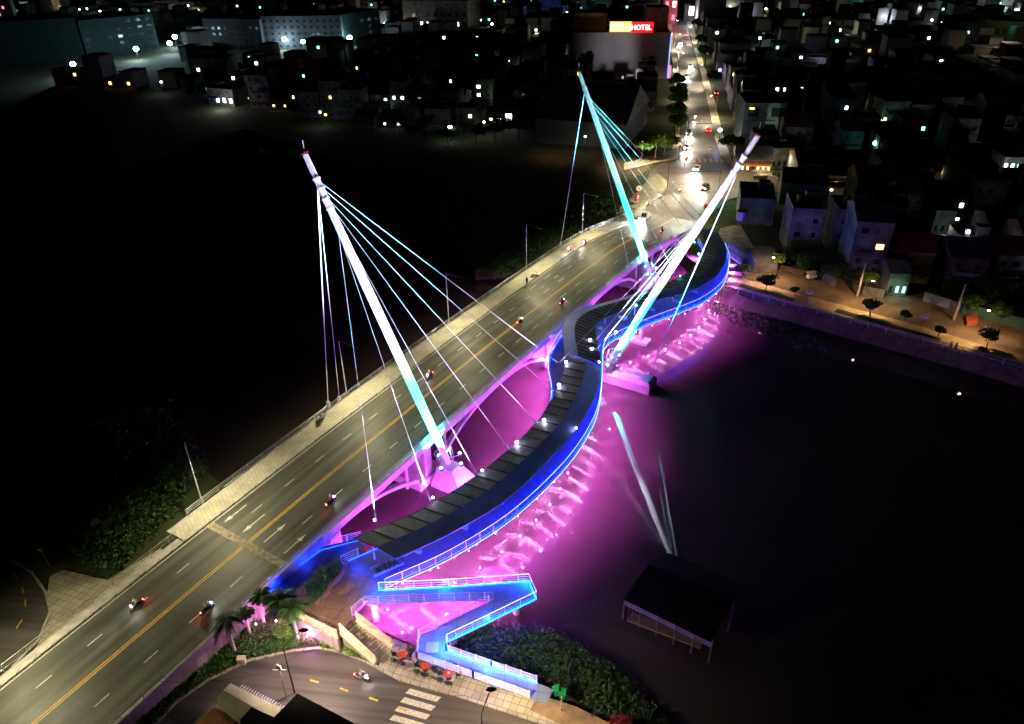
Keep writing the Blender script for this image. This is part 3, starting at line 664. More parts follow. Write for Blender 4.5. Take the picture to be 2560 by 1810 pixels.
for p in (U[1], U[2], D2[1], D2[2], U3[1], U3[0], U[0]): light('POINT', p + Vector((-.3, -.5, .8)), 800, (.0, .06, 1.0), size=.2)
q = MB(); q.path([p + Vector((0, 0, 1.16)) for p in (U[0], U[1], U[2], at(1341, 1496, zB), D2[1], D2[2])], .03, 4); q.build('handrail_light', glow('handrail_led', (.75, .8, 1.0), 3), ramp)
# stairs
stairs = empty('staircase', at(900, 1610, GZ), 'cream walled staircase going down from the brown plaza to the street', 'staircase')
TLs, TRs, BLs, BRs = at(853, 1583, PZ), at(893, 1553, PZ), at(940, 1662, GZ), at(982, 1622, GZ)
STP = mat('stair_tread', (.34, .32, .26), .7, var=.2); NOSE = mat('stair_nosing', (.6, .52, .3), .6, var=0)
q = MB(); q3 = MB(); n = 13
for i in range(n):
    k0, k1 = i / n, (i + 1) / n; z = lerp(PZ, GZ + .15, (i + 1) / n)
    a, b, c, d = V(TLs.lerp(BLs, k0), z), V(TRs.lerp(BRs, k0), z), V(TRs.lerp(BRs, k1), z), V(TLs.lerp(BLs, k1), z)
    q.prism([a, b, c, d], GZ - .2, z); q3.beam(d + Vector((0, 0, .012)), c + Vector((0, 0, .012)), .06, .03)
q.build('steps', STP, stairs); q3.build('step_nosing', NOSE, stairs)
for (a, b) in ((TLs, BLs), (TRs, BRs)):
    q = MB(); b = V(b, GZ); up = Vector((0, 0, 1)); q.beam(a + up * .35, b + up * .45, .3, .9, up=up)
    for k in range(6): p = a.lerp(b, k / 5); q.box(p + up * 1.0, (.16, .16, 1.0))
    q.beam(a + up * 1.5, b + up * 1.5, .14, .1); q.beam(a + up * 1.1, b + up * 1.1, .05, .05); q.beam(a + up * 1.3, b + up * 1.3, .05, .05); q.beam(a + up * .95, b + up * .95, .05, .05)
    q.build('side_wall', CREAM, stairs)
q = MB(); lattice(q, [at(733, 1538, PZ), at(842, 1592, PZ)], 0, 1.1, .3)
o = q.build('lattice_fence', CREAM); tag(o, 'cream lattice fence along the plaza edge above the pink lit bushes', 'fence')
q = MB(); pz = [at(728, 1540, PZ - .02), at(845, 1596, PZ - .02), at(945, 1664, PZ)]
q.add([V(pz[0], GZ - .3), V(pz[1], GZ - .3), V(pz[1], PZ), V(pz[0], PZ)], [(0, 1, 2, 3)]); 
a, b = pz[0], pz[1]; q.beam(V(a, (PZ + GZ) / 2 - .2), V(b, (PZ + GZ) / 2 - .2), .25, PZ - GZ + .3)
o = q.build('plaza_wall', RETW); tag(o, 'low pale wall under the cream lattice fence washed in pink light', 'wall')
o = None
q = MB(); rail_line(q, [at(x, y, PZ) for x, y in ((652, 1497), (722, 1430), (800, 1371), (905, 1345))], 1.1, 1.8, 4, .025, .05, .05)
o = q.build('plaza_railing', RAILW); tag(o, 'bright blue railing bending from the road edge to the canopy', 'railing')
q = MB(); q.path([at(x, y, PZ + .1) for x, y in ((655, 1499), (724, 1434), (802, 1375), (905, 1349))], .03, 4)
o = q.build('plaza_led_strip', BLUE); tag(o, 'blue light strip at the foot of the plaza railing', 'light strip')
for x, y in ((690, 1462), (765, 1402), (860, 1362), (890, 1420), (960, 1455)): light('POINT', at(x, y, PZ + .8), 260, (.0, .02, 1.0), size=.2)

base, ax, L = MASTP_TOP[2]; p = at(1540, 830, zf(55) + RH + 1.2)
light('SPOT', p, 70000, (.8, .28, 1.0), size=.25, aim=base + ax * (L * .95), angle=16, blend=.4)
# ------------------------------------------------------------------ near bank planting and things
def stuff(mb, name, m, label, cat): o = mb.build(name, m); return tag(o, label, cat, kind='stuff')
def inpoly(x, y, P):
    c = False; n = len(P)
    for i in range(n):
        (x1, y1), (x2, y2) = P[i], P[(i + 1) % n]
        if (y1 > y) != (y2 > y) and x < (x2 - x1) * (y - y1) / (y2 - y1) + x1: c = not c
    return c
def thicket(name, poly, z, h, n, size, m, label, cat='bushes', clump=1.0):
    q = MB(); xs = [p[0] for p in poly]; ys = [p[1] for p in poly]; cl = []
    k = 0
    while len(cl) < n / 26 and k < 20000:
        k += 1; x = random.uniform(min(xs), max(xs)); y = random.uniform(min(ys), max(ys))
        if inpoly(x, y, poly): cl.append(at(x, y, z))
    for c in cl:
        hh = h * random.uniform(.5, 1.1); r = clump * random.uniform(.6, 1.3); q.leaves(c + Vector((0, 0, hh * .55)), (r, r, hh * .5), 26, size)
    return stuff(q, name, m, label, cat)
thicket('kerb_bushes', [(334, 1807), (481, 1699), (536, 1643), (578, 1598), (640, 1560), (700, 1580), (760, 1600), (735, 1624), (627, 1645), (523, 1694), (442, 1750), (385, 1807)], GZ - .1, .9, 9000, .16, FOLM, 'low green bushes along the kerb below the retaining wall', 'bushes', .55)
thicket('grass_verge', [(800, 1600), (845, 1605), (930, 1655), (860, 1632), (810, 1620)], GZ - .1, .5, 2200, .16, FOLL, 'bright green grass strip beside the staircase', 'grass', .4)
thicket('flower_bushes', [(735, 1545), (790, 1570), (860, 1615), (800, 1612), (745, 1600)], GZ - .1, .8, 2600, .13, mat('flowering_foliage', (.22, .22, .16), .6, var=.5, scale=3), 'pale flowering bushes lit pink under the cream fence', 'bushes', .5)
thicket('mangrove_thicket', [(1130, 1615), (1190, 1575), (1290, 1590), (1370, 1590), (1440, 1630), (1500, 1680), (1530, 1740), (1500, 1790), (1440, 1745), (1360, 1700), (1345, 1690), (1240, 1655)], .2, 1.7, 18000, .17, FOLD, 'dense dark green thicket on the bank right of the ramp', 'thicket', 1.1)
thicket('shore_thicket', [(1490, 1670), (1540, 1700), (1620, 1790), (1680, 1850), (1500, 1850), (1490, 1760)], .2, 1.8, 7000, .2, FOLD, 'dark scrub running along the shore at the lower edge', 'thicket', 1.3)
thicket('purple_lit_weeds', [(1118, 1612), (1190, 1572), (1250, 1570), (1180, 1600), (1130, 1625)], .2, .6, 1500, .14, FOLD, 'low weeds glowing purple below the ramp railing', 'weeds', .6)
thicket('riverside_thicket', [(230, 1300), (300, 1060), (430, 1040), (500, 1130), (520, 1190), (470, 1240), (420, 1300), (330, 1400), (270, 1440), (180, 1380)], GZ - .2, 3.0, 15000, .26, FOLD, 'dark thicket on the bank left of the road bridge', 'thicket', 1.4)
thicket('bank_grass', [(1200, 690), (1300, 600), (1430, 470), (1560, 500), (1600, 520), (1430, 590), (1300, 670), (1260, 700)], FG - .1, .8, 12000, .35, FOLD, 'rough dark green grass between the river and the far walkway', 'grass', 1.8)
thicket('floating_weeds', [(1790, 745), (1960, 790), (2100, 850), (1950, 850), (1850, 810), (1780, 780)], .02, .14, 4500, .22, FOLD, 'floating water weeds drifting below the far embankment', 'water weeds', 1.6)
# plaza hedges
PINKC = mat('terracotta_kerb', (.36, .17, .12), .8, var=.3, scale=2)
bed = empty('hedge_bed', at(800, 1480, PZ), 'green hedge bed with low terracotta wall on the brown plaza', 'hedge')
q = MB()
for x, y in ((790, 1500), (800, 1480), (795, 1460), (815, 1445), (830, 1430), (845, 1415), (800, 1440), (782, 1470), (785, 1487), (840, 1428), (812, 1465)):
    q.leaves(at(x, y, PZ) + Vector((0, 0, .5)), (.95, .95, .75), 420, .11)
q.build('hedge', FOLM, bed)
q = MB(); w_ = [at(x, y, PZ) for x, y in ((790, 1512), (823, 1484), (826, 1468), (850, 1445), (868, 1408))]
for a, b in zip(w_, w_[1:]): q.beam(a + Vector((0, 0, .22)), b + Vector((0, 0, .22)), .35, .44)
q.build('low_wall', PINKC, bed)
bed2 = empty('planter', at(965, 1420, PZ), 'small dark planter with bushes beside the canopy end', 'planter')
q = MB(); q.beam(at(932, 1432, PZ + .25), at(1004, 1402, PZ + .25), 1.3, .6); q.build('planter_box', mat('lilac_plaster', (.4, .36, .45), .7, var=.1), bed2)
q = MB()
for k in range(5): q.leaves(at(940 + 14 * k, 1425 - 6 * k, PZ + .9), (.6, .6, .45), 200, .11)
q.build('plants', FOLD, bed2)
q = MB(); a, b = at(848, 1487, PZ + .25), at(878, 1462, PZ + .25); q.beam(a, b, .55, .12); q.beam(a + Vector((.15, .15, -.1)), b + Vector((.15, .15, -.1)), .5, .3)
tag(q.build('bench', mat('timber_bench', (.32, .16, .06), .6)), 'brown timber bench alone on the plaza tiles', 'bench')

# palms
def palm(base, top, r, n, m, label, thick=.16, droop=.55):
    base = at(*base, GZ - .1); z = None
    # height such that the crown centre falls where the photo shows it
    best = min((abs(proj(base + Vector((0, 0, h)))[1] - top[1]), h) for h in [x * .1 for x in range(15, 120)])[1]
    e = empty('palm_tree', base, label, 'palm tree')
    dx = at(top[0], top[1], base.z + best) - (base + Vector((0, 0, best))); dx.z = 0
    c = base + dx + Vector((0, 0, best))
    q = MB(); q.path([base, base.lerp(c, .3) + Vector((0, 0, .05)), base.lerp(c, .7), c], [thick * 1.5, thick, thick * .9, thick * .7], 8); q.build('trunk', mat('palm_bark', (.42, .38, .34), .8, var=.3, scale=6), e)
    q = MB()
    for i in range(n):
        a = 2 * math.pi * i / n + random.uniform(-.2, .2); el = random.uniform(.15, 1.0); L = r * random.uniform(.8, 1.15)
        d = Vector((math.cos(a), math.sin(a), 0)); pts = []
        for k in range(9):
            u_ = k / 8; pts.append(c + d * (L * (u_ * math.cos(el * .7) - .08 * u_ * u_)) + Vector((0, 0, L * (u_ * math.sin(el) - droop * u_ * u_ * (1 + .5 * el)))))
        q.path(pts, [.03] * 8 + [.01], 3)
        sd = Vector((-d.y, d.x, 0))
        for k in range(1, 26):
            u_ = k / 26 * 7.99; j = int(u_); p = pts[j].lerp(pts[j + 1], u_ - j); ll = L * .34 * math.sin(math.pi * (.12 + .82 * k / 26)) + .08
            for sg in (-1, 1):
                tip = p + sd * (sg * ll * .85) + d * ll * .35 - Vector((0, 0, ll * random.uniform(.25, .6))); w2 = d * .055
                q.add([p - w2, p + w2, tip], [(0, 1, 2)])
    q.build('crown', m, e); return e
palm((588, 1633), (565, 1548), 2.1, 13, FOLD, 'tall windblown dark palm leaning beside the road parapet', droop=.9)
palm((625, 1586), (611, 1530), 1.3, 11, FOLD, 'slim palm against the pink lit retaining wall')
palm((660, 1562), (651, 1490), 1.7, 12, FOLM, 'palm with pink lit trunk, second from the retaining wall corner')
palm((701, 1576), (700, 1500), 2.3, 15, FOLM, 'broad green palm at the left end of the cream fence')
palm((746, 1603), (728, 1520), 2.2, 15, FOLM, 'broad green palm in front of the cream lattice fence')
q = MB(); p = at(715, 1605, GZ)
for k in range(8): q.leaves(p + Vector((random.uniform(-.6, .6), random.uniform(-.6, .6), random.uniform(1.2, 2.6))), (.7, .7, .5), 110, .12)
t_ = empty('small_tree', p, 'small leafy tree next to the black street lamp', 'tree'); q.build('crown', FOLL, t_); q = MB(); q.path([p, p + Vector((.05, 0, 1.2)), p + Vector((0, .1, 2.2))], [.08, .06, .03], 6); q.build('trunk', BARK, t_)
# meter box
q = MB(); p = at(605, 1652, GZ + .4); e = empty('utility_box', V(p, GZ), 'cream utility box standing in the kerb bushes', 'utility box'); q.box(p, (.8, .5, .9), rz=.1); q.build('cabinet', CREAM, e); q = MB(); q.box(p + Vector((0, 0, .49)), (.9, .6, .07), rz=.1); q.build('lid', CREAM, e); q = MB(); q.box(p + Vector((.05, -.27, 0)), (.5, .03, .6), rz=.1); q.build('door', GMETAL, e)

# black street lamp over the lower street
def black_lamp(foot, z, h, arm, label, pw=None, col=WARM):
    p = at(*foot, z); e = empty('street_lamp', p, label, 'street lamp')
    q = MB(); q.path([p, p + Vector((0, 0, h))], [.09, .05], 7); q.build('pole', BLACKM, e)
    q = MB(); tip = p + Vector(arm) + Vector((0, 0, h + 1.2)); q.path([p + Vector((0, 0, h)), (p + Vector((0, 0, h)) + tip) / 2 + Vector((0, 0, .1)), tip], .045, 5); q.build('arm', BLACKM, e)
    hd = Vector(arm).normalized(); q = MB(); q.ell(tip + hd * .4, (.52, .26, .12), 10, 6); q.build('lamp_head', BLACKM, e)
    q = MB(); q.ell(tip + hd * .4 - Vector((0, 0, .1)), (.3, .17, .06), 8, 5); q.build('lamp_lens', glow('lamp_lens_glow', (1, .88, .6), 6), e)
    if pw: light('SPOT', tip + hd * .4 - Vector((0, 0, .3)), pw, col, size=.2, aim=tip + hd * 1.5 - Vector((0, 0, h)), angle=155, blend=.6)
    return e
black_lamp((737, 1733), GZ, 7.0, (1.6, .9, 0), 'slender black street lamp over the lower street beside the tiled roof', 8000, (1, .76, .60))
black_lamp((1210, 1905), GZ, 7.2, (.7, 1.3, 0), 'black street lamp head at the bottom edge beside the crosswalk', 9000, (1, .74, .40))
p = at(718, 1748, GZ); e = empty('utility_pole', p, 'thin utility pole with insulators and loudspeaker beside the black lamp', 'utility pole')
q = MB(); q.tube(p, p + Vector((0, 0, 5.2)), .06, .05, 6); q.build('pole', mat('weathered_pole', (.3, .25, .18), .8), e)
q = MB(); q.box(p + Vector((0, 0, 4.6)), (1.3, .08, .08)); q.build('crossarm', CREAM, e)
q = MB()
for dx, dz in ((-.2, 5.0), (.12, 5.1), (.1, 4.8), (-.1, 5.3)): q.ell(p + Vector((dx, 0, dz)), (.17, .17, .14), 7, 5)
q.build('insulator_cluster', GMETAL, e)
q = MB()
a = p + Vector((0, 0, 4.7))
for b in (at(360, 1700, 6), at(940, 1420, 6.5)): q.path([a.lerp(b, k / 8) - Vector((0, 0, 1.0 * 4 * (k / 8) * (1 - k / 8))) for k in range(9)], .02, 3)
q.build('wire', BLACKM, e)

# buildings at the bottom edge
def roof_poly(q, px, z, th=.12): q.prism([at(x, y, z) for x, y in px], z - th, z)
TIN = tile_mat('tin_roof_sheet', (.46, .44, .27), (.30, .28, .17), .9, 9, msize=.02, rot=R(-25), wear=.2)
aw = empty('metal_roof_shed', at(600, 1850, GZ), 'long shed with a pale two pitch sheet metal roof by the lower street', 'shed')
zr = 6.0
def pitch(q, A_, B_, C_, D_, th=.1): 
    vs = [Vector(v) for v in (A_, B_, C_, D_)]; dn = Vector((0, 0, -th)); q.add(vs + [v + dn for v in vs], [(0, 1, 2, 3), (7, 6, 5, 4), (0, 4, 5, 1), (1, 5, 6, 2), (2, 6, 7, 3), (3, 7, 4, 0)])
q = MB(); pitch(q, at(576, 1708, zr - .3), at(558, 1726, zr + .35), at(683, 1795, zr + .35), at(706, 1770, zr - .3)); q.build('front_roof', TIN, aw)
q = MB(); pitch(q, at(557, 1727, zr + .34), at(541, 1745, zr), at(600, 1795, zr), at(683, 1796, zr + .34)); pitch(q, at(541, 1745, zr), at(545, 1765, zr - .3), at(600, 1810, zr - .3), at(600, 1795, zr)); q.build('rear_roof', mat('dull_tin_sheet', (.30, .29, .19), .6, var=.25, scale=1), aw)
q = MB(); q.prism([at(x, y, zr - .4) for x, y in ((572, 1716), (700, 1776), (680, 1830), (540, 1775))], GZ, zr - .45); q.build('wall', CONC, aw)
q = MB()
for k in range(17): x = 601 + k * 6.4; y = 1719 + k * 3.3; q.beam(at(x, y, zr - .2), at(x + 7, y - 7, zr - .5), .1, .06)
q.build('slatted_awning', GMETAL, aw)
tr = empty('tiled_roof_house', at(520, 1880, GZ), 'low house with weathered orange clay tile roof at the bottom edge', 'house')
CLAY = tile_mat('clay_tiles', (.50, .16, .05), (.06, .03, .02), .35, .25, offset=.5, msize=.025, rot=R(-25), wear=.5)
q = MB(); pitch(q, at(535, 1767, 5.6), at(450, 1850, 5.2), at(560, 1920, 5.2), at(594, 1796, 5.6)); q.build('roof', CLAY, tr)
q = MB(); q.prism([at(x, y, 5.0) for x, y in ((535, 1775), (460, 1850), (555, 1910), (588, 1800))], GZ, 5.0); q.build('wall', CONCD, tr)
for lab, pts, z in (('black flat roofed house by the lower street, nearest to the lamp', [(743, 1733), (690, 1790), (640, 1880), (860, 1900), (885, 1808)], 7.0), ('smaller black roofed annex wedged between sheet roof and flat roof', [(628, 1768), (602, 1797), (590, 1880), (660, 1900), (690, 1795)], 6.4)):
    h_ = empty('flat_roof_house', at(pts[2][0], pts[2][1], GZ), lab, 'house')
    q = MB(); roof_poly(q, pts, z, .25); q.build('roof', mat('tar_roof', (.006, .006, .006), .95, var=.3, spec=.03), h_); c = at(sum(p[0] for p in pts) / len(pts), sum(p[1] for p in pts) / len(pts), z)
    q = MB(); q.prism([V(at(x, y, z).lerp(c, .06), 0) for x, y in pts], GZ, z - .26); q.build('wall', mat('dark_plaster', (.08, .08, .08), .8), h_)
# sidewalk cafe
REDP = mat('red_plastic', (.55, .07, .02), .35, var=.1); DKP = mat('dark_plastic', (.03, .04, .04), .4, var=.1)
def cafe_chair(m):
    e = empty('chair', (0, 0, 0), 'x', 'chair'); q = MB(); q.box((0, 0, .42), (.45, .45, .06)); q.build('seat', m, e)
    q = MB(); q.box((0, .22, .68), (.45, .05, .46)); q.build('backrest', m, e)
    for x in (-.19, .19):
        for y in (-.19, .19): q = MB(); q.tube((x, y, 0), (x, y, .42), .025, n=5); q.build('leg', m, e)
    return e
def cafe_table(m):
    e = empty('round_table', (0, 0, 0), 'x', 'table'); q = MB(); q.path([(0, 0, .7), (0, 0, .75)], [.5, .5], 16); q.build('tabletop', m, e)
    q = MB(); q.tube((0, 0, 0), (0, 0, .7), .05, n=6); q.build('column', DKP, e); q = MB(); q.path([(0, 0, 0), (0, 0, .04)], [.28, .28], 10); q.build('foot', DKP, e); return e
tp = cafe_table(REDP); cp = cafe_chair(DKP); cpr = cafe_chair(mat('maroon_plastic', (.2, .02, .04), .4, var=.1))
tabs = [((1007, 1647), 'orange red cafe table nearest to the staircase'), ((1064, 1674), 'orange red cafe table in the middle, beside the white board'), ((1123, 1695), 'red cafe table with a white cup, farthest from the staircase')]
tpos = []
for i, (px, lab) in enumerate(tabs):
    o = tp if i == 0 else copy_tree(tp); o.location = at(*px, GZ + .12); o['label'] = lab; o['group'] = 'cafe tables on the pavement'; tpos.append(o.location.copy())
offs = [(-.95, .3, 1.9, 0), (-.8, -.5, 2.5, 0), (.5, .85, -.4, 1), (.95, .1, -1.5, 0), (.2, -.95, 3.1, 0), (.9, .7, -.9, 0)]
tnames = ['nearest the staircase', 'beside the white board', 'farthest from the staircase']; first = {0: 1, 1: 1}
for i, tpz in enumerate(tpos):
    for j, (dx, dy, rz, kd) in enumerate(offs[:(6, 5, 5)[i]]):
        src = cpr if kd else cp; o = src if first[kd] else copy_tree(src); first[kd] = 0
        o.location = tpz + Vector((dx, dy, 0)); o.rotation_euler.z = rz; o['group'] = 'cafe chairs round the %s table' % ('maroon' if kd else tnames[i])
        o['label'] = ('maroon chair behind the cafe table %s' if kd else 'dark plastic chair around the cafe table %s') % tnames[i]
        if kd: o['group'] = 'maroon cafe chairs'
q = MB(); q.path([tpos[2] + Vector((0, 0, .76)), tpos[2] + Vector((0, 0, .9))], [.12, .1], 8); tag(q.build('cup', WMETAL), 'white cup on the red cafe table', 'cup')
q = MB(); p = at(1038, 1650, GZ + .12); q.box(p + Vector((0, 0, .6)), (.9, .06, 1.2), rz=1.1); e = empty('sign_board', p, 'white folding board standing against the ramp corner', 'sign board'); q.build('panel', WMETAL, e)
q = MB(); q.box(p + Vector((.2, -.1, .55)), (.9, .05, 1.1), rz=1.1, ); q.build('back_panel', WMETAL, e)
# bins
GRN = mat('green_plastic', (.01, .30, .10), .35, var=.15)
for i, (px, lab, rz) in enumerate([((1392, 1737), 'green wheelie bin on the left, its lid tilted', .4), ((1405, 1745), 'green wheelie bin on the right, touching the striped pole', -.2)]):
    p = at(*px, GZ + .12); e = empty('wheelie_bin', p, lab, 'bin', 'green bins at the ramp exit', rz=0)
    q = MB(); c = [p + Vector((x * a, y * a, z)) for z, a in ((.08, .24), (.95, .34)) for x, y in ((-1, -1), (1, -1), (1, 1), (-1, 1))]; q.add(c, [(3, 2, 1, 0), (4, 5, 6, 7)] + [(k, (k + 1) % 4, 4 + (k + 1) % 4, 4 + k) for k in range(4)]); q.build('body', GRN, e)
    q = MB(); q.box(p + Vector((0, 0, 1.0)), (.78, .82, .1), rz=rz); q.build('lid', GRN, e)
    for dx in (-.22, .22): q = MB(); q.tube(p + Vector((dx - .04, .28, .1)), p + Vector((dx + .04, .28, .1)), .1, n=8); q.build('wheel', DKP, e)
p = at(1403, 1778, GZ + .12); e = empty('striped_pole', p, 'red and white striped pole in front of the green bins', 'pole')
q = MB(); q.tube(p, p + Vector((0, 0, 2.3)), .055, n=8); q.build('pole', mat('pole_white', (.75, .7, .6), .5, var=.1), e)
q = MB()
for k in range(4): q.tube(p + Vector((0, 0, .25 + k * .55)), p + Vector((0, 0, .45 + k * .55)), .06, n=8)
q.build('red_bands', mat('band_red', (.5, .05, .03), .5, var=.1), e)
# bicycle
p = at(1495, 1785, GZ + .12); e = empty('bicycle', p, 'dark bicycle parked at the end of the pavement by the thicket', 'bicycle'); d = Vector((.25, -.97, 0)).normalized() if 0 else Vector((.9, .44, 0)).normalized()
for sgn in (-1, 1):
    c = p + d * (.52 * sgn) + Vector((0, 0, .34)); q = MB(); q.path([c + d * (.33 * math.cos(a * math.pi / 8)) + Vector((0, 0, .33 * math.sin(a * math.pi / 8))) for a in range(17)], .022, 4)
    for a in range(6): q.path([c, c + d * (.32 * math.cos(a * math.pi / 3)) + Vector((0, 0, .32 * math.sin(a * math.pi / 3)))], .006, 3)
    q.build('wheel', BLACKM, e)
up = Vector((0, 0, 1)); a, b, c_, h_, s_2 = p - d * .52 + up * .34, p + d * .52 + up * .34, p + up * .3, p + d * .35 + up * .85, p - d * .2 + up * .85
q = MB()
for u_, v_ in ((a, c_), (c_, h_), (s_2, h_), (s_2, c_), (a, s_2), (b, h_ + up * .1)): q.path([u_, v_], .02, 5)
q.build('frame', GMETAL, e); q = MB(); q.box(s_2 + up * .08, (.24, .14, .06)); q.build('saddle', BLACKM, e)
q = MB(); sd = Vector((-d.y, d.x, 0)); q.path([h_ + up * .15 - sd * .28, h_ + up * .18, h_ + up * .15 + sd * .28], .018, 4); q.build('handlebar', BLACKM, e)
q = MB()
for k in range(5): q.leaves(at(1535 + k * 8, 1800, GZ + .5), (.6, .6, .4), 130, .1)
tag(q.build('red_flower_bush', mat('red_flowers', (.35, .02, .03), .6, var=.4)), 'red flowering bush at the bottom edge beside the bicycle', 'bush')

# left lower corner: side road, paved triangle, sign, barge
q = MB(); q.prism([at(x, y, GZ) for x, y in ((-60, 1380), (20, 1390), (80, 1430), (112, 1480), (125, 1530), (95, 1600), (30, 1670), (-100, 1760))], GZ - .3, GZ); structure(q, 'side_road', ASPH2)
q = MB(); q.prism([at(x, y, GZ + .1) for x, y in ((125, 1440), (160, 1425), (270, 1450), (400, 1370), (430, 1385), (100, 1640), (20, 1700), (95, 1610), (130, 1530), (118, 1480))], GZ - .2, GZ + .1); structure(q, 'side_pavement', PAVE)
kerb_line([(20, 1395), (80, 1432), (114, 1480), (127, 1530), (97, 1600), (32, 1668)], GZ)
mark([dash(at(x, y, GZ + .008), at(x + dx, y + dy, GZ + .008) - at(x, y, GZ + .008), 1.2, .16) for x, y, dx, dy in ((38, 1440, 8, 10), (57, 1475, 4, 14), (63, 1507, 0, 14), (48, 1560, -8, 12))], 0, YPAINT, 'yellow_lane_marking')
p = at(125, 1415, GZ); e = empty('road_sign', p, 'round red and white no entry sign on a bent post by the side road', 'road sign')
q = MB(); top_ = p + Vector((-.45, .2, 2.6)); q.tube(p, top_, .05, n=6); q.build('post', GMETAL, e)
q = MB(); q.path([top_ - Vector((0, .03, 0)), top_ + Vector((0, .03, 0))], [.42, .42], 16); q.build('disc', mat('sign_red', (.5, .03, .05), .4, var=.1), e)
q = MB(); q.box(top_ + Vector((0, -.06, 0)), (.6, .03, .13)); q.build('white_bar', WMETAL, e)
BO1 = mat('weathered_boat', (.30, .27, .2), .8, var=.5, scale=1.5)
def hull(q, a, b, w_, h_):
    d = (b - a); L = d.length; d.normalize(); y = Vector((-d.y, d.x, 0)); n = 9; rows = []
    for i in range(n):
        k = i / (n - 1); ww = w_ / 2 * (1 - abs(2 * k - 1) ** 2.6) + .05; c = a + d * (L * k); lift = .35 * (abs(2 * k - 1) ** 3)
        rows.append([c - y * ww + Vector((0, 0, h_ + lift)), c - y * ww * .7 + Vector((0, 0, lift * .5)), c + y * ww * .7 + Vector((0, 0, lift * .5)), c + y * ww + Vector((0, 0, h_ + lift)), c + y * ww * .85 + Vector((0, 0, h_ * .5 + lift)), c - y * ww * .85 + Vector((0, 0, h_ * .5 + lift))])
    vs = [v for r_ in rows for v in r_]; q.add(vs, [(i * 6 + k, i * 6 + (k + 1) % 6, (i + 1) * 6 + (k + 1) % 6, (i + 1) * 6 + k) for i in range(n - 1) for k in range(6)])
for (a, b, w_, lab, m_) in (((178, 1332), (275, 1283), 1.9, 'old grey boat pulled up on the bank left of the bridge', BO1), ((165, 1362), (285, 1305), 2.0, 'longer rusty boat beside the grey one on the bank', mat('rusty_boat', (.25, .12, .06), .8, var=.5))):
    a, b = at(*a, GZ - .2), at(*b, GZ - .2); e = empty('boat', (a + b) / 2, lab, 'boat'); q = MB(); hull(q, a, b, w_, .8); q.build('hull', m_, e)
    q = MB(); q.beam(a.lerp(b, .35) + Vector((0, 0, 1.1)), a.lerp(b, .75) + Vector((0, 0, 1.1)), 1.2, .7); q.build('cabin', CONCD, e)
# boathouse on the right water
fh = empty('boathouse', at(1700, 1500, 0), 'dark roofed boathouse on stilts standing alone in the purple water', 'boathouse')
r1, r2, r3, r4 = at(1622, 1410, 5.2), at(1558, 1497, 3.6), at(1778, 1605, 3.6), at(1835, 1500, 5.2)
q = MB(); pitch(q, r1, r2, r3, r4, .12); n_ = (r1 - r2); n_.z = 0; pitch(q, r1, r4, r4 + n_ * .9 - Vector((0, 0, 1.6)), r1 + n_ * .9 - Vector((0, 0, 1.6)), .12); q.build('roof', mat('dark_roof', (.008, .01, .009), .95, spec=.05, var=.3), fh)
q = MB(); e2 = (r3 - r2).normalized(); q.beam(r2 - Vector((0, 0, .8)) + n_.normalized() * .5, r3 - Vector((0, 0, .8)) + n_.normalized() * .5, .08, 1.3); q.build('wall', mat('grey_boards', (.16, .15, .165), .8, var=.4), fh)
for k in range(6): p = r2.lerp(r3, k / 5) + n_.normalized() * .3; q = MB(); q.tube(V(p, -1), V(p, 3.4), .08, n=5); q.build('stilt', MATS['grey_boards'], fh)
for k in range(3): p = r1.lerp(r4, k / 2); q = MB(); q.tube(V(p, -1), V(p, 5.0), .09, n=5); q.build('stilt', MATS['grey_boards'], fh)
q = MB(); a, b = at(1568, 1550, .7), at(1680, 1590, .7); q.prism([a, at(1580, 1530, .7), at(1760, 1600, .7), at(1750, 1620, .7)], .5, .7)
for k in range(14): p = a.lerp(b, k / 13); q.beam(p + Vector((0, 0, .15)), p + Vector((.5, 1.6, .3)), .07, .07)
q.build('landing_stage', mat('bamboo', (.2, .17, .08), .7, var=.3), fh)

# ------------------------------------------------------------------ right embankment
RB = FZ
far_sheet('riverside_road', [(1835, 690), (2000, 735), (2300, 815), (2700, 935), (2700, 850), (2300, 745), (2000, 668), (1850, 640)], mat('dusty_asphalt', (.17, .12, .08), .85, var=.5, scale=.25, col2=(.09, .07, .05)), RB)
far_sheet('riverside_pavement', [(1815, 712), (2000, 762), (2300, 845), (2700, 962), (2700, 935), (2300, 815), (2000, 735), (1820, 686)], tile_mat('riverside_tiles', (.50, .40, .24), (.25, .2, .12), 1, 1, wear=.25), RB + .12)
q = MB()
edge = [(1808, 726), (1900, 750), (2000, 776), (2200, 828), (2400, 881), (2700, 965)]
for a, b in zip(edge, edge[1:]):
    a, b = at(*a, RB), at(*b, RB); q.beam(V(a, RB / 2 - .3), V(b, RB / 2 - .3), .6, RB + .9)
tag(q.build('embankment_wall', mat('mossy_wall', (.09, .075, .07), .9, var=.5, scale=.6)), 'long low river wall under the far embankment railing', 'river wall')
q = MB(); pts = [at(x, y, RB + .12) for x, y in edge]; rail_line(q, pts, 1.15, 3.2, 4, .03, .09, .06)
tag(q.build('embankment_railing', mat('lilac_railing', (.66, .6, .7), .5, var=0)), 'long pale lilac railing along the far river embankment', 'railing')
q = MB()
for (x0, y0), (x1, y1) in (((1850, 712), (1985, 750)), ((2090, 775), (2350, 850)), ((2460, 885), (2600, 925))): q.beam(at(x0, y0, RB + .2), at(x1, y1, RB + .2), 1.4, .14)
structure(q, 'planting_strip', GRASS)
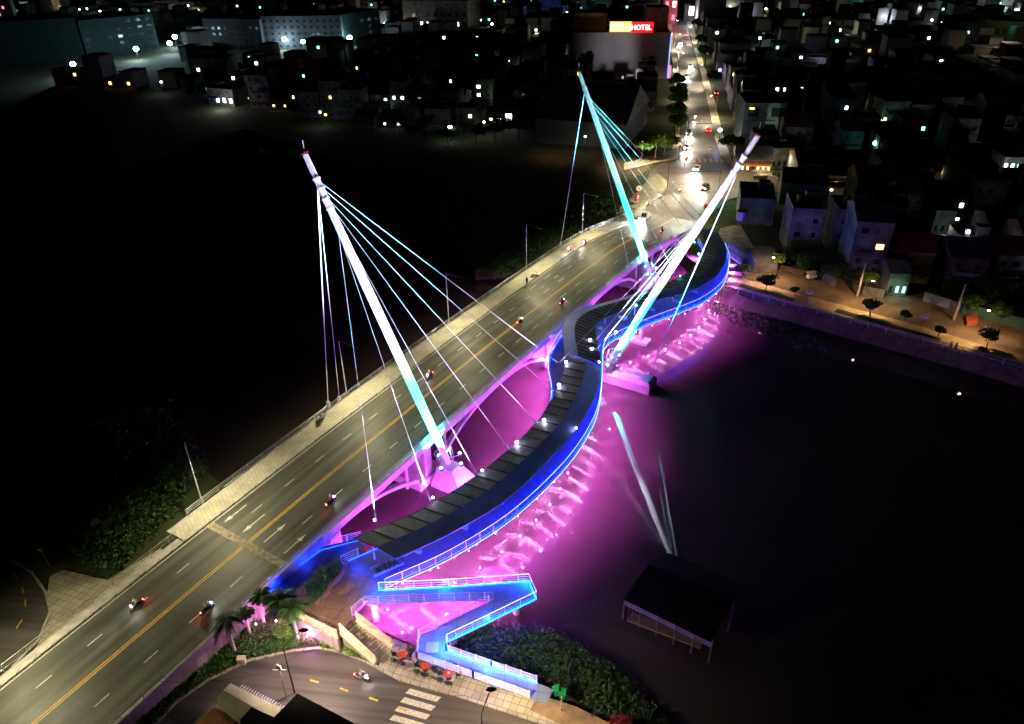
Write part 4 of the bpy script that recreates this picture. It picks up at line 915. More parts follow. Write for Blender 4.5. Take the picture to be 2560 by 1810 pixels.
def tree(base, h, r, m, label, n=900, size=.2, z=RB, tr=.1, cat='tree', group=None, name='street_tree', sp=1.3):
    p = at(*base, z) if len(base) == 2 else Vector(base); e = empty(name, p, label, cat, group)
    q = MB(); top = p + Vector((random.uniform(-.3, .3), random.uniform(-.3, .3), h * .62)); q.path([p, p.lerp(top, .5) + Vector((random.uniform(-.1, .1), 0, 0)), top], [tr * 1.4, tr, tr * .6], 6)
    br = []
    for k in range(5): a = k * 1.26 + random.random(); b = top + Vector((math.cos(a) * r * .6, math.sin(a) * r * .6, h * .2 * random.uniform(.4, 1.2))); br.append(b); q.path([top - Vector((0, 0, h * .1)), b], [tr * .5, tr * .2], 4)
    q.build('trunk', BARK, e); q = MB()
    for b in br + [top + Vector((0, 0, h * .3))]:
        for _ in range(2): q.leaves(b + Vector((random.uniform(-1, 1) * r * .3, random.uniform(-1, 1) * r * .3, random.uniform(-.2, .3) * h * .2)), (r * .5, r * .5, h * .13 * sp), n // 7, size)
    q.build('crown', m, e); return e
TL_ = [((1943, 675), 3.6, 1.9, FOLL, 'yellow green street tree beside the grey shed on the far bank'), ((2005, 690), 3.6, 1.8, FOLM, 'street tree left of the white cart on the far bank'), ((2070, 712), 4.2, 2.0, FOLM, 'street tree just right of the white cart on the far bank'), ((2160, 728), 4.6, 2.0, FOLL, 'street tree behind the first concrete pole on the far bank'), ((2425, 790), 4.0, 1.9, FOLM, 'street tree right of the tall concrete pole on the far bank'), ((2497, 810), 4.0, 1.9, FOLM, 'street tree near the right edge in front of the green wall'),
       ((2175, 790), 3.4, 1.6, FOLD, 'young dark tree in the pavement strip below the first pole'), ((2465, 872), 3.6, 1.5, FOLD, 'young dark tree by the railing near the right edge'), ((1914, 728), 3.4, 2.1, FOLD, 'dark spreading tree on the pavement next to the footbridge end'), ((1985, 738), 1.6, .9, FOLD, 'small dark shrub by the railing right of the spreading tree'), ((2262, 800), 1.8, 1.0, FOLD, 'small dark shrub in the road edge between the poles'), ((2345, 842), 2.2, .9, FOLD, 'thin sapling beside the violet garden lamp'),
       ((1880, 660), 3.6, 2.2, FOLL, 'yellow leaved tree above the stair landing of the footbridge'), ((1858, 690), 2.4, 1.8, FOLD, 'dark shrub at the foot of the far footbridge stair')]
for a in TL_: tree(*a)
for i, (px, lab) in enumerate([((2015, 768), 'violet garden lamp by the railing, left one'), ((2300, 830), 'violet garden lamp by the railing, right one')]):
    p = at(*px, RB); e = empty('garden_lamp', p, lab, 'lamp'); q = MB(); q.tube(p, p + Vector((0, 0, 2.8)), .04, n=5); q.build('pole', DMETAL, e)
    q = MB()
    for k in range(7): a = k * .9; q.path([p + Vector((0, 0, 2.8)), p + Vector((math.cos(a) * .8, math.sin(a) * .8, 3.3))], [.03, .09], 4)
    q.build('petal_shade', mat('violet_shade', (.2, .15, .5), .5, var=0, emit=(.2, .12, .7), es=.25), e)
for px, h, lab in (((2143, 740), 7.4, 'leaning concrete pole on the far bank, the left of two'), ((2384, 800), 7.6, 'tall concrete pole on the far bank beside the red sheet, the right of two')):
    p = at(*px, RB); q = MB(); q.path([p, p + Vector((.1, 0, h))], [.24, .13], 8); tag(q.build('concrete_pole', CONC), lab, 'pole')
for G_, h, lab in (((1900, 832), 9, 'thin lamp post of the far bank nearest to the footbridge'), ((2132, 900), 9, 'thin lamp post of the far bank between the two concrete poles'), ((2398, 985), 9, 'thin lamp post of the far bank nearest to the right edge')):
    P0 = at(*G_, 0); d = (P0 - CP); hd = P0 + Vector((d.x, d.y, 0)) * h / 70; p = V(hd, RB) + Vector((.9, -.9, 0))
    e = empty('street_lamp', p, lab, 'street lamp'); q = MB(); q.path([p, V(p, h)], [.08, .05], 6); q.build('pole', DMETAL, e); q = MB(); q.path([V(p, h), V(hd, h + .1)], .04, 5); q.build('arm', DMETAL, e)
    q = MB(); q.box(V(hd, h + .08), (.7, .35, .08)); q.build('lamp_head', DMETAL, e); q = MB(); q.ell(V(hd, h - .02), (.28, .2, .1), 8, 5); q.build('lamp_lens', glow('warm_lens_glow', (1, .7, .4), 60), e)
    light('SPOT', V(hd, h - .2), 4200, (1, .58, .26), size=.2, aim=V(hd, 0) + Vector((.5, 2, 0)), angle=150, blend=.6)
# stair from the footbridge to the far bank
s0, s1 = at(1815, 625, 5.0), at(1858, 655, RB); e = empty('stair_flight', s1, 'lilac lit stair flight dropping from the footbridge to the far bank', 'stair')
y = Vector((-(s1 - s0).y, (s1 - s0).x, 0)).normalized(); q = MB()
for k in range(12): c = s0.lerp(s1, (k + .5) / 12); q.box(c, (.5, 3.0, .18), rz=math.atan2((s1 - s0).y, (s1 - s0).x))
q.build('steps', CONC, e)
for sg in (-1, 1): q = MB(); rail_line(q, [s0 + y * (1.5 * sg), s1 + y * (1.5 * sg)], 1.1, 1.2, 4); q.beam(s0 + y * (1.5 * sg), s1 + y * (1.5 * sg), .12, .3); q.build('side_railing', STEELW, e)
far_sheet('far_landing', [(1800, 570), (1850, 560), (1900, 640), (1840, 690), (1760, 705), (1790, 640)], CONCD, RB - .02)
# white cart, red sheet, people
def hexmb(q, c, d, rz=0): return q.box(c, d, rz)
p = at(2028, 698, RB); e = empty('food_cart', p, 'white food cart parked under the street trees of the far bank', 'cart'); q = MB(); q.box(p + Vector((0, 0, .7)), (2.0, .9, .8), rz=.3); q.build('body', WMETAL, e); q = MB(); q.box(p + Vector((-.1, .1, 1.6)), (2.3, 1.2, .08), rz=.3); q.build('roof', WMETAL, e)
for dx in (-.9, .9): q = MB(); q.tube(p + Vector((dx, 0, .7)), p + Vector((dx, 0, 1.6)), .03, n=4); q.build('post', GMETAL, e)
for dx in (-.7, .7): q = MB(); q.tube(p + Vector((dx, -.5, .3)), p + Vector((dx, -.42, .3)), .3, n=12); q.build('wheel', DKP, e)
q = MB(); q.prism([at(x, y, RB + .1) for x, y in ((2412, 800), (2416, 815), (2442, 812), (2440, 790))], RB + .01, RB + .9); tag(q.build('covered_pile', mat('red_tarp', (.5, .13, .07), .7)), 'pile under a red tarpaulin beside the tall concrete pole', 'pile')

for px, z, pw in (((768, 1590), .9, 420), ((815, 1600), .9, 420), ((690, 1552), 1.2, 420), ((640, 1560), 1.6, 220)):
    p = at(*px, GZ + z); q = MB(); q.ell(p, (.1, .1, .1), 6, 4); tag(q.build('garden_floodlight', ML), 'small pink garden floodlight among the bushes, ' + {768: 'left one under the cream fence', 815: 'right one under the cream fence', 690: 'behind the second palm', 640: 'at the retaining wall corner'}[px[0]], 'floodlight')
    light('POINT', p + Vector((0, 0, .15)), pw, (1, .25, .8), size=.1)

thicket('backyard_thicket', [(1950, 650), (2000, 632), (2080, 655), (2150, 690), (2150, 715), (2060, 700), (1960, 672)], RB, 4.2, 5000, .28, FOLD, 'dark trees and shrubs massed behind the white cart on the far bank', 'trees', 1.8)
thicket('backyard_thicket', [(2280, 700), (2400, 730), (2560, 780), (2560, 745), (2400, 690), (2300, 665)], RB, 4.5, 6000, .3, FOLD, 'dark palms and shrubs massed behind the white wall on the far bank', 'trees', 2.0)
# ------------------------------------------------------------------ junction and avenue
far_sheet('junction_road', [(1560, 560), (1625, 433), (1655, 405), (1697, 398), (1702, 345), (1706, 250), (1695, 150), (1682, 60), (1675, 0), (1668, -60), (1702, -60), (1707, 0), (1716, 60), (1741, 150), (1767, 250), (1786, 345), (1802, 398), (1850, 425), (1985, 452), (2000, 478), (1880, 482), (1820, 500), (1770, 540), (1700, 600)], ASPH2, FZ)
far_sheet('corner_pavement', [(1541, 529), (1585, 487), (1622, 447), (1640, 435), (1657, 440), (1669, 456), (1664, 472), (1640, 497), (1575, 548)], tile_mat('corner_tiles', (.28, .26, .2), (.16, .14, .1), .8, .8), FZ + .15)
far_sheet('avenue_pavement', [(1560, 425), (1655, 403), (1695, 396), (1700, 345), (1704, 250), (1693, 150), (1680, 60), (1673, 0), (1660, 0), (1668, 60), (1680, 150), (1690, 250), (1688, 345), (1680, 375), (1560, 408)], PAVE, FZ + .14)
far_sheet('avenue_pavement', [(1788, 345), (1769, 250), (1743, 150), (1718, 60), (1709, 0), (1722, 0), (1731, 60), (1757, 150), (1786, 250), (1810, 345), (1830, 400), (1990, 440), (1985, 450), (1850, 423), (1804, 396)], PAVE, FZ + .14)
mark([[(1716 + 14 * k, 396), (1723 + 14 * k, 397), (1726 + 14 * k, 406), (1718 + 14 * k, 405)] for k in range(7)], FZ + .012, YPAINT, 'zebra_crossing')
mark([dash(at(1655 + a * 3, 500 - a * 5, FZ + .012), at(1700, 455, FZ) - at(1655, 490, FZ), 2.0, .15) for a in (0, 9)] + [dash(at(1755 - .35 * k, 330 - 32 * k * .8, FZ + .012), at(1745, 260, FZ) - at(1752, 330, FZ), 3, .15) for k in range(7)], 0, WPAINT, 'lane_marking')
AVW = (1.0, .84, .55)
AV0 = Vector((80, 328, 0)); AVD = Vector((math.sin(R(10.1)), math.cos(R(10.1)), 0)); AVN = Vector((AVD.y, -AVD.x, 0))
def AV(a, b, z=FZ): return AV0 + AVD * a + AVN * b + Vector((0, 0, z))
av_lab = ['avenue street lamp next to the traffic light gantry', 'avenue street lamp in front of the pale green block', 'avenue street lamp by the violet shop', 'avenue street lamp below the pink edge of the hotel', 'avenue street lamp at the hotel corner', 'avenue street lamp in front of the dark tower', 'avenue street lamp by the white glowing shopfront', 'avenue street lamp far up by the red shopfront', 'avenue street lamp near the top edge']
pl_ = None
for k in range(9):
    sd = 1 if k % 2 else -1; p = AV(-68 + k * 36, 6.2 * sd)
    if pl_ is None:
        pl_ = empty('street_lamp', p, '', 'street lamp', 'lamp posts along the avenue'); q = MB(); q.path([p, p + Vector((0, 0, 8.5))], [.1, .06], 6); q.build('pole', GMETAL, pl_)
        q = MB(); q.path([p + Vector((0, 0, 8.5)), p + Vector((0, 0, 8.9)) + AVN * 2.2], .045, 5); q.build('arm', GMETAL, pl_); q = MB(); q.box(p + Vector((0, 0, 8.9)) + AVN * 2.5, (.7, .3, .1)); q.build('lamp_head', DMETAL, pl_)
        q = MB(); q.ell(p + Vector((0, 0, 8.82)) + AVN * 2.5, (.3, .2, .1), 8, 5); q.build('lamp_lens', glow('street_lens_glow', (1, .9, .65), 60), pl_); o = pl_
    else: o = copy_tree(pl_)
    o.location = p; o.rotation_euler.z = 0 if sd < 0 else math.pi; o['label'] = av_lab[k]
    if sd < 0: o.rotation_euler.z = 0
    light('SPOT', p - AVN * (2.5 * sd) + Vector((0, 0, 8.5)), 15000, AVW, size=.25, aim=p - AVN * (4 * sd), angle=150, blend=.6)
for (px, hh, lab) in (((1668, 470), 8.2, 'street lamp at the kerb corner where the bridge road ends'), ((1585, 415), 8.0, 'street lamp beside the lime green tree at the junction')):
    p = at(*px, FZ); black_lamp(px, FZ + .1, hh - 1.2, (1.6, -.6, 0), lab, 12000, (1, .82, .5))
for px, pw in (((1745, 455), 22000), ((1850, 455), 8000), ((1650, 520), 12000), ((1690, 560), 8000)): light('SPOT', at(*px, FZ) + Vector((0, 0, 9)), pw, (1, .83, .48), size=.3, aim=at(*px, FZ), angle=150, blend=.7)  # unseen warm spots added over the junction to brighten it

# ------------------------------------------------------------------ the town
def wm(n, c): return mat('wall_' + n, tuple(v * .42 for v in c), .85, var=.55, scale=.45, detail=9)
WALLS = {'grey': wm('grey', (.36, .36, .37)), 'cream': wm('cream', (.5, .45, .34)), 'pale green': wm('green', (.34, .44, .36)), 'pale blue': wm('blue', (.33, .40, .46)), 'white': wm('white', (.62, .62, .60)), 'brown': wm('brown', (.30, .20, .13)), 'lilac': wm('lilac', (.45, .38, .5))}
RFM = {'flat': mat('roof_screed', (.10, .10, .105), .9, var=.5, scale=.3), 'red tiled': mat('roof_red', (.26, .10, .06), .85, var=.4, scale=.6), 'tin': mat('roof_tin', (.16, .17, .18), .5, var=.4, scale=.4)}
WD = mat('dark_glass', (.02, .022, .025), .15, var=0); FR = mat('window_frame', (.4, .4, .38), .6, var=0)
GL = {'white': glow('window_white', (.8, .95, 1.0), 7), 'warm': glow('window_warm', (1.0, .62, .2), 4), 'teal': glow('window_teal', (.25, .9, .8), 4), 'blue': glow('window_blue', (.12, .2, 1.0), 3.5), 'yellow': glow('window_yellow', (1.0, .9, .35), 4), 'pink': glow('window_pink', (1, .35, .6), 1.2)}
UNIT = {}
def unit_box(key):                            # shared unit cube mesh per material for windows
    if key not in UNIT:
        q = MB(); q.box((0, 0, 0), (1, 1, 1)); me = bpy.data.meshes.new('window'); me.from_pydata(q.v, [], q.f); me.materials.append(WD if key is None else GL[key]); UNIT[key] = me
    return UNIT[key]
def window(parent, loc, sz, key, rz=0.0, name='window'):
    o = bpy.data.objects.new(name, unit_box(key)); COL.objects.link(o); o.parent = parent; o.location = loc; o.scale = sz; o.rotation_euler.z = rz
    return o
def house(c, w_, d_, h_, rz, wall, roof, name, label, cat='house', group=None, wins=None, cols=3, flr=3.3, lit=None, win=True, tank=False):
    """local frame: facade on -Y.  lit: dict {(col,row): colour}"""
    e = empty(name, c, label, cat, group, rz); lit = lit or {}
    def P(mb, nm, m):
        me = bpy.data.meshes.new(nm); me.from_pydata(mb.v, [], mb.f); me.materials.append(m); o = bpy.data.objects.new(nm, me); COL.objects.link(o); o.parent = e; return o
    q = MB(); q.box((0, 0, h_ / 2 - .5), (w_, d_, h_ + 1))
    if roof == 'flat':
        for x in (-1, 1): q.box((x * (w_ / 2 - .11), 0, h_ + .4), (.2, d_, .8))
        for y in (-1, 1): q.box((0, y * (d_ / 2 - .11), h_ + .39), (w_ - .42, .2, .8))
    P(q, 'wall', WALLS[wall] if isinstance(wall, str) else wall)
    q = MB()
    if roof == 'flat': q.box((0, 0, h_ + .03), (w_ - .4, d_ - .4, .06)); q.box((w_ * .2, d_ * .2, h_ + 1.2), (w_ * .35, d_ * .2, 2.3))
    else:
        rh = min(w_, d_) * .28
        q.add([(-w_ / 2 - .3, -d_ / 2 - .4, h_ - .1), (w_ / 2 + .3, -d_ / 2 - .4, h_ - .1), (w_ / 2 + .3, 0, h_ + rh), (-w_ / 2 - .3, 0, h_ + rh), (-w_ / 2 - .3, d_ / 2 + .4, h_ - .1), (w_ / 2 + .3, d_ / 2 + .4, h_ - .1)], [(0, 1, 2, 3), (3, 2, 5, 4), (0, 3, 4), (1, 5, 2), (0, 4, 5, 1)])
    P(q, 'roof', RFM[roof] if roof != 'flat' else RFM['flat'])
    if tank: q = MB(); q.tube((-w_ * .2, d_ * .1, h_ + .06), (-w_ * .2, d_ * .1, h_ + 1.8), .6, n=10); P(q, 'water_tank', GMETAL)
    if 'town' in name and h_ > 5:
        z = 3.3 * (1 + int(w_ * 10) % max(1, int(h_ / 3.3) - 1)); q = MB(); q.box((0, -d_ / 2 - .55, z), (w_ * .8, 1.1, .15)); q.box((0, -d_ / 2 - 1.06, z + .5), (w_ * .8, .06, .85)); P(q, 'balcony', RFM['flat'])
    if 'town' in name:
        q = MB(); q.box((w_ * .12, -d_ / 2 - .03, 1.2), (1.5, .1, 2.3)); P(q, 'door', RFM['tin']); q = MB(); q.add([(-w_ * .45, -d_ / 2, 3.0), (w_ * .45, -d_ / 2, 3.0), (w_ * .45, -d_ / 2 - 1.5, 2.5), (-w_ * .45, -d_ / 2 - 1.5, 2.5), (-w_ * .45, -d_ / 2, 2.9), (w_ * .45, -d_ / 2, 2.9), (w_ * .45, -d_ / 2 - 1.5, 2.4), (-w_ * .45, -d_ / 2 - 1.5, 2.4)], [(0, 3, 2, 1), (4, 5, 6, 7), (2, 3, 7, 6)]); P(q, 'awning', RFM[('tin', 'red tiled')[int(d_ * 10) % 2]])
    if win:
        rows = max(1, int(h_ / flr)); cw = w_ / cols
        for r_ in range(rows):
            for k in range(cols):
                if lit.get((k, r_)) is None and 'town' in name and (k * 7 + r_ * 5 + int(w_ * 10)) % 4 == 0: continue
                key = lit.get((k, r_)); x = (k + .5) * cw - w_ / 2; z = r_ * flr + flr * .55
                window(e, (x, -d_ / 2 - .02, z), (cw * (.42 if 'town' not in name else .26 + .05 * ((k + r_ + int(d_ * 10)) % 4)), .12, flr * (.42 if 'town' not in name else .34)), key)
    return e
def px_house(A_, B_, ytop, depth, wall, roof, name, label, cat='building', z=FZ - .3, **kw):
    a, b = at(*A_, z), at(*B_, z); w_ = (b - a).length; rz = math.atan2((b - a).y, (b - a).x); m_ = (a + b) / 2
    h_ = min((abs(proj(a + Vector((0, 0, h)))[1] - ytop), h) for h in [x * .25 for x in range(8, 260)])[1]
    back = Vector((-(b - a).y, (b - a).x, 0)).normalized(); return house(m_ + back * depth / 2, w_, depth, h_, rz, wall, roof, name, label, cat, **kw), h_
occupied = []
def occ(A_, B_, pad=1.0, depth=18):
    a, b = at(*A_, FZ), at(*B_, FZ); c = (a + b) / 2 + (c_n(a, b)) * depth / 2; occupied.append((c.x, c.y, max((b - a).length, depth) * .55 * pad))
def c_n(a, b): return Vector((-(b - a).y, (b - a).x, 0)).normalized()
SP = []
def special(A_, B_, yt, depth, wall, roof, name, label, **kw):
    e, h_ = px_house(A_, B_, yt, depth, wall, roof, name, label, **kw); occ(A_, B_, depth=depth); SP.append((e, h_, A_, B_, depth)); return e, h_
HOT = mat('hotel_render', (.30, .28, .30), .85, var=.2, scale=.08)
hotel, hh = special((1428, 196), (1668, 197), 86, 34, HOT, 'flat', 'hotel_building', 'broad blank walled hotel with yellow and red roof signs beside the avenue', win=False, cat='hotel')
def local(e, x, y, z): return Vector((x, y, z))
def addp(e, q, nm, m): me = bpy.data.meshes.new(nm); me.from_pydata(q.v, [], q.f); me.materials.append(m); o = bpy.data.objects.new(nm, me); COL.objects.link(o); o.parent = e; return o
hw = (at(1668, 197, FZ) - at(1428, 196, FZ)).length
q = MB(); q.box((-hw * .32, 6, hh + 4), (hw * .34, 16, 8)); addp(hotel, q, 'roof_block', WALLS['brown'])
q = MB(); q.box((hw * .38, 8, hh + 5), (hw * .23, 14, 10)); addp(hotel, q, 'stair_tower', WALLS['grey'])
def sign(e, x, y, z, w_, h_, m_back, txt, m_txt, size, name='sign'):
    q = MB(); q.box((x, y, z), (w_, .5, h_)); s_o = addp(e, q, name, m_back)
    if txt:
        cu = bpy.data.curves.new('lettering', 'FONT'); cu.body = txt; cu.size = size; cu.align_x = 'CENTER'; cu.align_y = 'CENTER'; cu.extrude = .06
        t = bpy.data.objects.new('tmp', cu); COL.objects.link(t); bpy.context.view_layer.update()
        me = bpy.data.meshes.new_from_object(t); bpy.data.objects.remove(t); me.materials.clear(); me.materials.append(m_txt)
        o = bpy.data.objects.new('lettering', me); COL.objects.link(o); o.parent = s_o; o.location = (x, y - .34, z); o.rotation_euler.x = math.pi / 2
    return s_o
sign(hotel, hw * .20, -14, hh + 2.6, 11.5, 5.0, glow('red_sign', (1, .01, .015), 1.6), 'HOTEL', glow('sign_letters', (1, .8, .75), 6), 3.1, 'red_sign')
q = MB(); q.box((-hw * .01, -14, hh + 3.0), (10.5, .5, 4.6)); ys = addp(hotel, q, 'yellow_sign', glow('yellow_sign', (1, .72, .04), 1.5))
q = MB()
for k, (w2, h2) in enumerate(((1.6, 3.6), (1.5, 3.4), (1.6, 3.3), (1.2, 3.2), (1.2, 3.1), (1.3, 3.1))): q.box((-hw * .01 - 4.2 + k * 1.72, -14.4, hh + 3.0 + (h2 - 3.3) / 2), (w2 * .62, .2, h2))
o = addp(hotel, q, 'lettering', glow('yellow_letters', (1, .95, .5), 5)); o.parent = ys
q = MB(); q.box((hw / 2 + .2, -16.9, hh * .5), (.5, .5, hh * .96)); addp(hotel, q, 'blue_edge_light', glow('blue_edge', (.25, .35, 1.0), 2.0))
q = MB(); q.box((hw / 2 + .8, -16.6, hh * .16), (1.8, .3, hh * .3)); addp(hotel, q, 'pink_panel', glow('pink_panel', (1.0, .35, .75), .9))
light('POINT', wl(hotel) + Vector((8, -22, hh + 6)), 500, (1, .1, .2), size=1); light('POINT', wl(hotel) + Vector((-4, -22, hh + 6)), 300, (1, .7, .1), size=1); light('SPOT', wl(hotel) + Vector((0, -60, 5)), 30000, (.9, .88, .95), size=1, aim=wl(hotel) + Vector((0, 0, 12)), angle=60, blend=.8)  # the white spot in front is added to light the wall evenly
special((1012, 93), (1172, 96), 4, 30, 'white', 'flat', 'apartment_block', 'wide pale apartment block with rows of orange and white lit windows at the top', cols=9, flr=5.6, lit={(3, 4): 'warm', (5, 4): 'warm', (6, 4): 'warm', (8, 4): 'warm', (3, 3): 'warm', (7, 3): 'warm', (2, 1): 'white', (3, 1): 'white', (4, 1): 'white', (6, 1): 'white', (7, 1): 'white', (2, 0): 'white', (3, 0): 'white', (7, 0): 'white'})
NET = mat('green_scaffold_net', (.004, .028, .026), .8, var=.3, scale=.2); FRAME_ = mat('bare_concrete_frame', (.05, .055, .06), .9, var=.3, scale=.3)
special((-20, 166), (215, 148), 62, 30, NET, 'flat', 'construction_block', 'leftmost construction block behind green netting and a glaring floodlight', win=False)
special((220, 146), (400, 122), 56, 30, NET, 'flat', 'construction_block', 'construction block wrapped in green netting left of the bare frame', cols=7, flr=4)
special((520, 124), (660, 126), 50, 26, FRAME_, 'flat', 'construction_block', 'bare concrete frame under construction between the netted blocks', cols=9, flr=3.6)
special((664, 124), (860, 122), 44, 26, FRAME_, 'flat', 'construction_block', 'long bare frame block with three floodlights in front', cols=12, flr=3.6)
special((862, 120), (955, 100), 40, 26, NET, 'flat', 'construction_block', 'teal netted construction block right of the long frame block', cols=5, flr=4)
special((338, 40), (392, 40), 9, 20, 'pale green', 'flat', 'apartment_block', 'pale green lit block at the top left behind the netting', cols=6, flr=5)
special((394, 40), (452, 36), 6, 20, 'white', 'flat', 'apartment_block', 'white block with small dark windows at the top left', cols=8, flr=4)
special((505, 30), (645, 30), 5, 24, 'cream', 'flat', 'apartment_block', 'long cream block with lit base at the top edge', cols=12, flr=5, lit={(1, 0): 'white', (2, 0): 'white', (5, 0): 'warm'})
special((0, 62), (42, 60), 2, 12, 'pink' if 0 else 'lilac', 'flat', 'shop_building', 'shop with red and pink lights in the top left corner', cols=3, flr=5, lit={(0, 0): 'pink', (1, 0): 'pink', (0, 1): 'pink', (1, 2): 'pink'})
special((1338, 357), (1562, 374), 296, 40, mat('dark_hall_wall', (.13, .15, .17), .8, var=.2, scale=.1), 'tin', 'warehouse', 'big dark warehouse hall behind the cyan mast', win=False)
special((1849, 362), (1953, 364), 262, 18, 'pale green', 'flat', 'green_block', 'pale green four storey block standing at the right corner of the junction', win=False)
ge, gh, *_ = SP[-1]; gw = (at(1953, 364, FZ) - at(1849, 362, FZ)).length
for x, w2 in ((-.28, .25), (.3, .32)): window(ge, (gw * x, -9.02, gh - 2.2), (gw * w2, .15, 3.0), None)
window(ge, (-gw * .33, -9.1, gh - 1.0), (1.6, .2, .5), 'warm')
q = MB()
for k in (.32, .62): q.box((0, -9.08, gh * k), (gw, .2, .25))
addp(ge, q, 'ledge', WALLS['grey'])
light('SPOT', wl(ge) + Vector((0, -26, 2)), 9000, (.75, 1, .8), size=.5, aim=wl(ge) + Vector((0, 0, gh * .6)), angle=70, blend=.8)
special((1925, 424), (1979, 422), 377, 8, 'cream', 'flat', 'cream_house', 'small cream house with slit windows right of the lit restaurant', cols=4, flr=3.4)
light('POINT', at(1955, 440, FZ) + Vector((0, 0, 5)), 700, (1, .9, .7), size=.4)
# restaurant
ORG = mat('orange_awning_glow', (.55, .17, .05), .7, var=.3, emit=(1, .3, .06), es=.12)  # faint emission stands in for lamplight on the cloth
re_, rh_ = special((1835, 432), (1925, 436), 395, 10, 'brown', 'tin', 'restaurant', 'warmly lit open restaurant with orange awning at the junction', cols=7, flr=3.3, lit={(k, 0): 'warm' for k in (0, 1, 2, 4, 5, 6)}, cat='restaurant')
q = MB(); rw = (at(1925, 436, FZ) - at(1835, 432, FZ)).length; q.box((0, -6.2, 3.0), (rw, 2.6, .15)); addp(re_, q, 'awning', ORG)
light('POINT', at(1850, 425, FZ) + Vector((0, 0, 2.5)), 900, (1, .65, .3), size=.3); light('POINT', at(1905, 440, FZ) + Vector((0, 0, 2.4)), 900, (1, .65, .3), size=.3)
q = MB()
p = at(1900, 446, FZ + .1); e = empty('food_stall', p, 'dark market stall with rows of pots in front of the restaurant', 'stall'); q = MB(); q.box(p + Vector((0, 0, .5)), (4.2, 1.2, .9)); q.build('counter', DMETAL, e); q = MB(); q.box(p + Vector((0, .3, 2.2)), (4.6, 2, .1)); q.build('canopy', mat('grey_canopy', (.3, .27, .24), .7), e)
for dx in (-2, 2): q = MB(); q.tube(p + Vector((dx, .3, 0)), p + Vector((dx, .3, 2.2)), .04, n=4); q.build('post', DMETAL, e)
q = MB()
for k in range(8): q.ell(p + Vector((-1.8 + k * .5, -.2, 1.1)), (.2, .2, .2), 7, 4)
q.build('pots', WMETAL, e)
pv, ph = special((2015, 183), (2105, 186), 147, 14, 'lilac', 'flat', 'lilac_house', 'lilac house with glowing turquoise awning right of centre', cols=4, flr=4.5)
q = MB(); pw_ = (at(2105, 186, FZ) - at(2015, 183, FZ)).length; q.box((-pw_ * .15, -9.5, 2.4), (pw_ * .62, 5, .3)); addp(pv, q, 'awning', glow('turquoise_awning_glow', (.03, .55, .45), .8)); q = MB(); q.box((-pw_ * .2, -12.2, 2.9), (pw_ * .75, .3, .3)); addp(pv, q, 'tube_light', glow('tube_white', (.9, .8, 1), 4))  # awning surface is made to glow, though it is no lamp
light('POINT', at(2060, 190, FZ) + Vector((0, -4, 9)), 2600, (.75, .65, 1), size=.5)
special((2058, 143), (2086, 143), 70, 12, 'cream', 'flat', 'narrow_house', 'tall narrow house brightly lit on three floors upper right', cols=2, flr=6.5, lit={(0, 0): 'yellow', (1, 0): 'white', (0, 1): 'white', (1, 1): 'white', (0, 2): 'yellow', (1, 3): 'teal'})
light('POINT', at(2072, 150, FZ) + Vector((0, -5, 8)), 2200, (1, .9, .7), size=.5)
special((1254, 320), (1290, 321), 283, 9, 'brown', 'red tiled', 'gabled_house', 'red gabled house with one large lit window left of the warehouse', cols=1, flr=7, lit={(0, 0): 'white'})
sh, shh = special((524, 262), (588, 268), 224, 9, 'grey', 'flat', 'riverside_shop', 'brightly lit riverside shop with blue awning on the dark left bank', cols=4, flr=4.5, lit={(1, 0): 'white', (2, 0): 'white', (3, 0): 'white'})
q = MB(); q.box((-4, -6, 3.6), (8, 3, .2)); addp(sh, q, 'awning', mat('blue_awning', (.08, .1, .5), .6, var=.1)); light('POINT', at(560, 272, FZ) + Vector((0, -2, 3)), 1800, (.95, .95, .9), size=.3)
e, _ = special((2500, 434), (2565, 436), 398, 9, 'white', 'flat', 'white_shop', 'glowing white shopfront at the right edge of the photo', cols=4, flr=4, lit={(0, 0): 'white', (1, 0): 'white', (2, 0): 'teal', (3, 0): 'white'}); light('POINT', at(2515, 450, FZ) + Vector((0, 0, 3)), 900, (.8, 1, 1), size=.3)
special((1742, 72), (1808, 72), -30, 25, 'grey', 'flat', 'dark_tower', 'dark windowless tower right of the avenue at the top', win=False)
special((2428, 122), (2550, 132), 52, 26, 'brown', 'flat', 'tan_block', 'tan block with green roof garden in the upper right corner', cols=8, flr=6.5); light('POINT', at(2450, 140, FZ) + Vector((-5, -25, 14)), 3500, (1, .8, .5), size=1); light('POINT', at(2520, 70, 16) + Vector((0, 0, 3)), 600, (.3, 1, .5), size=.5)
special((1655, 62), (1690, 62), -6, 16, mat('red_lit_wall', (.5, .1, .1), .7, var=.1), 'flat', 'red_shop', 'red glowing shop building at the far end of the avenue', cols=2, flr=9, lit={(0, 1): 'pink', (1, 0): 'pink', (1, 1): 'white'}); light('POINT', at(1683, 66, FZ) + Vector((0, -8, 10)), 4500, (1, .05, .08), size=.6)
e, _ = special((1712, 55), (1740, 55), 14, 14, 'white', 'flat', 'white_shopfront', 'blazing white shopfront beside the far avenue', cols=1, flr=14, lit={(0, 0): 'white'}); light('POINT', at(1722, 62, FZ) + Vector((0, -8, 8)), 9000, (.8, .85, 1), size=.6)
special((1352, 50), (1402, 50), 1, 16, 'pale blue', 'flat', 'blue_lit_building', 'building with bright blue signs at the top centre', cols=3, flr=8, lit={(0, 1): 'blue', (1, 1): 'blue', (2, 1): 'blue', (2, 0): 'blue', (0, 0): 'white'}); light('POINT', at(1380, 55, FZ) + Vector((0, -8, 8)), 3500, (.1, .15, 1), size=.6)
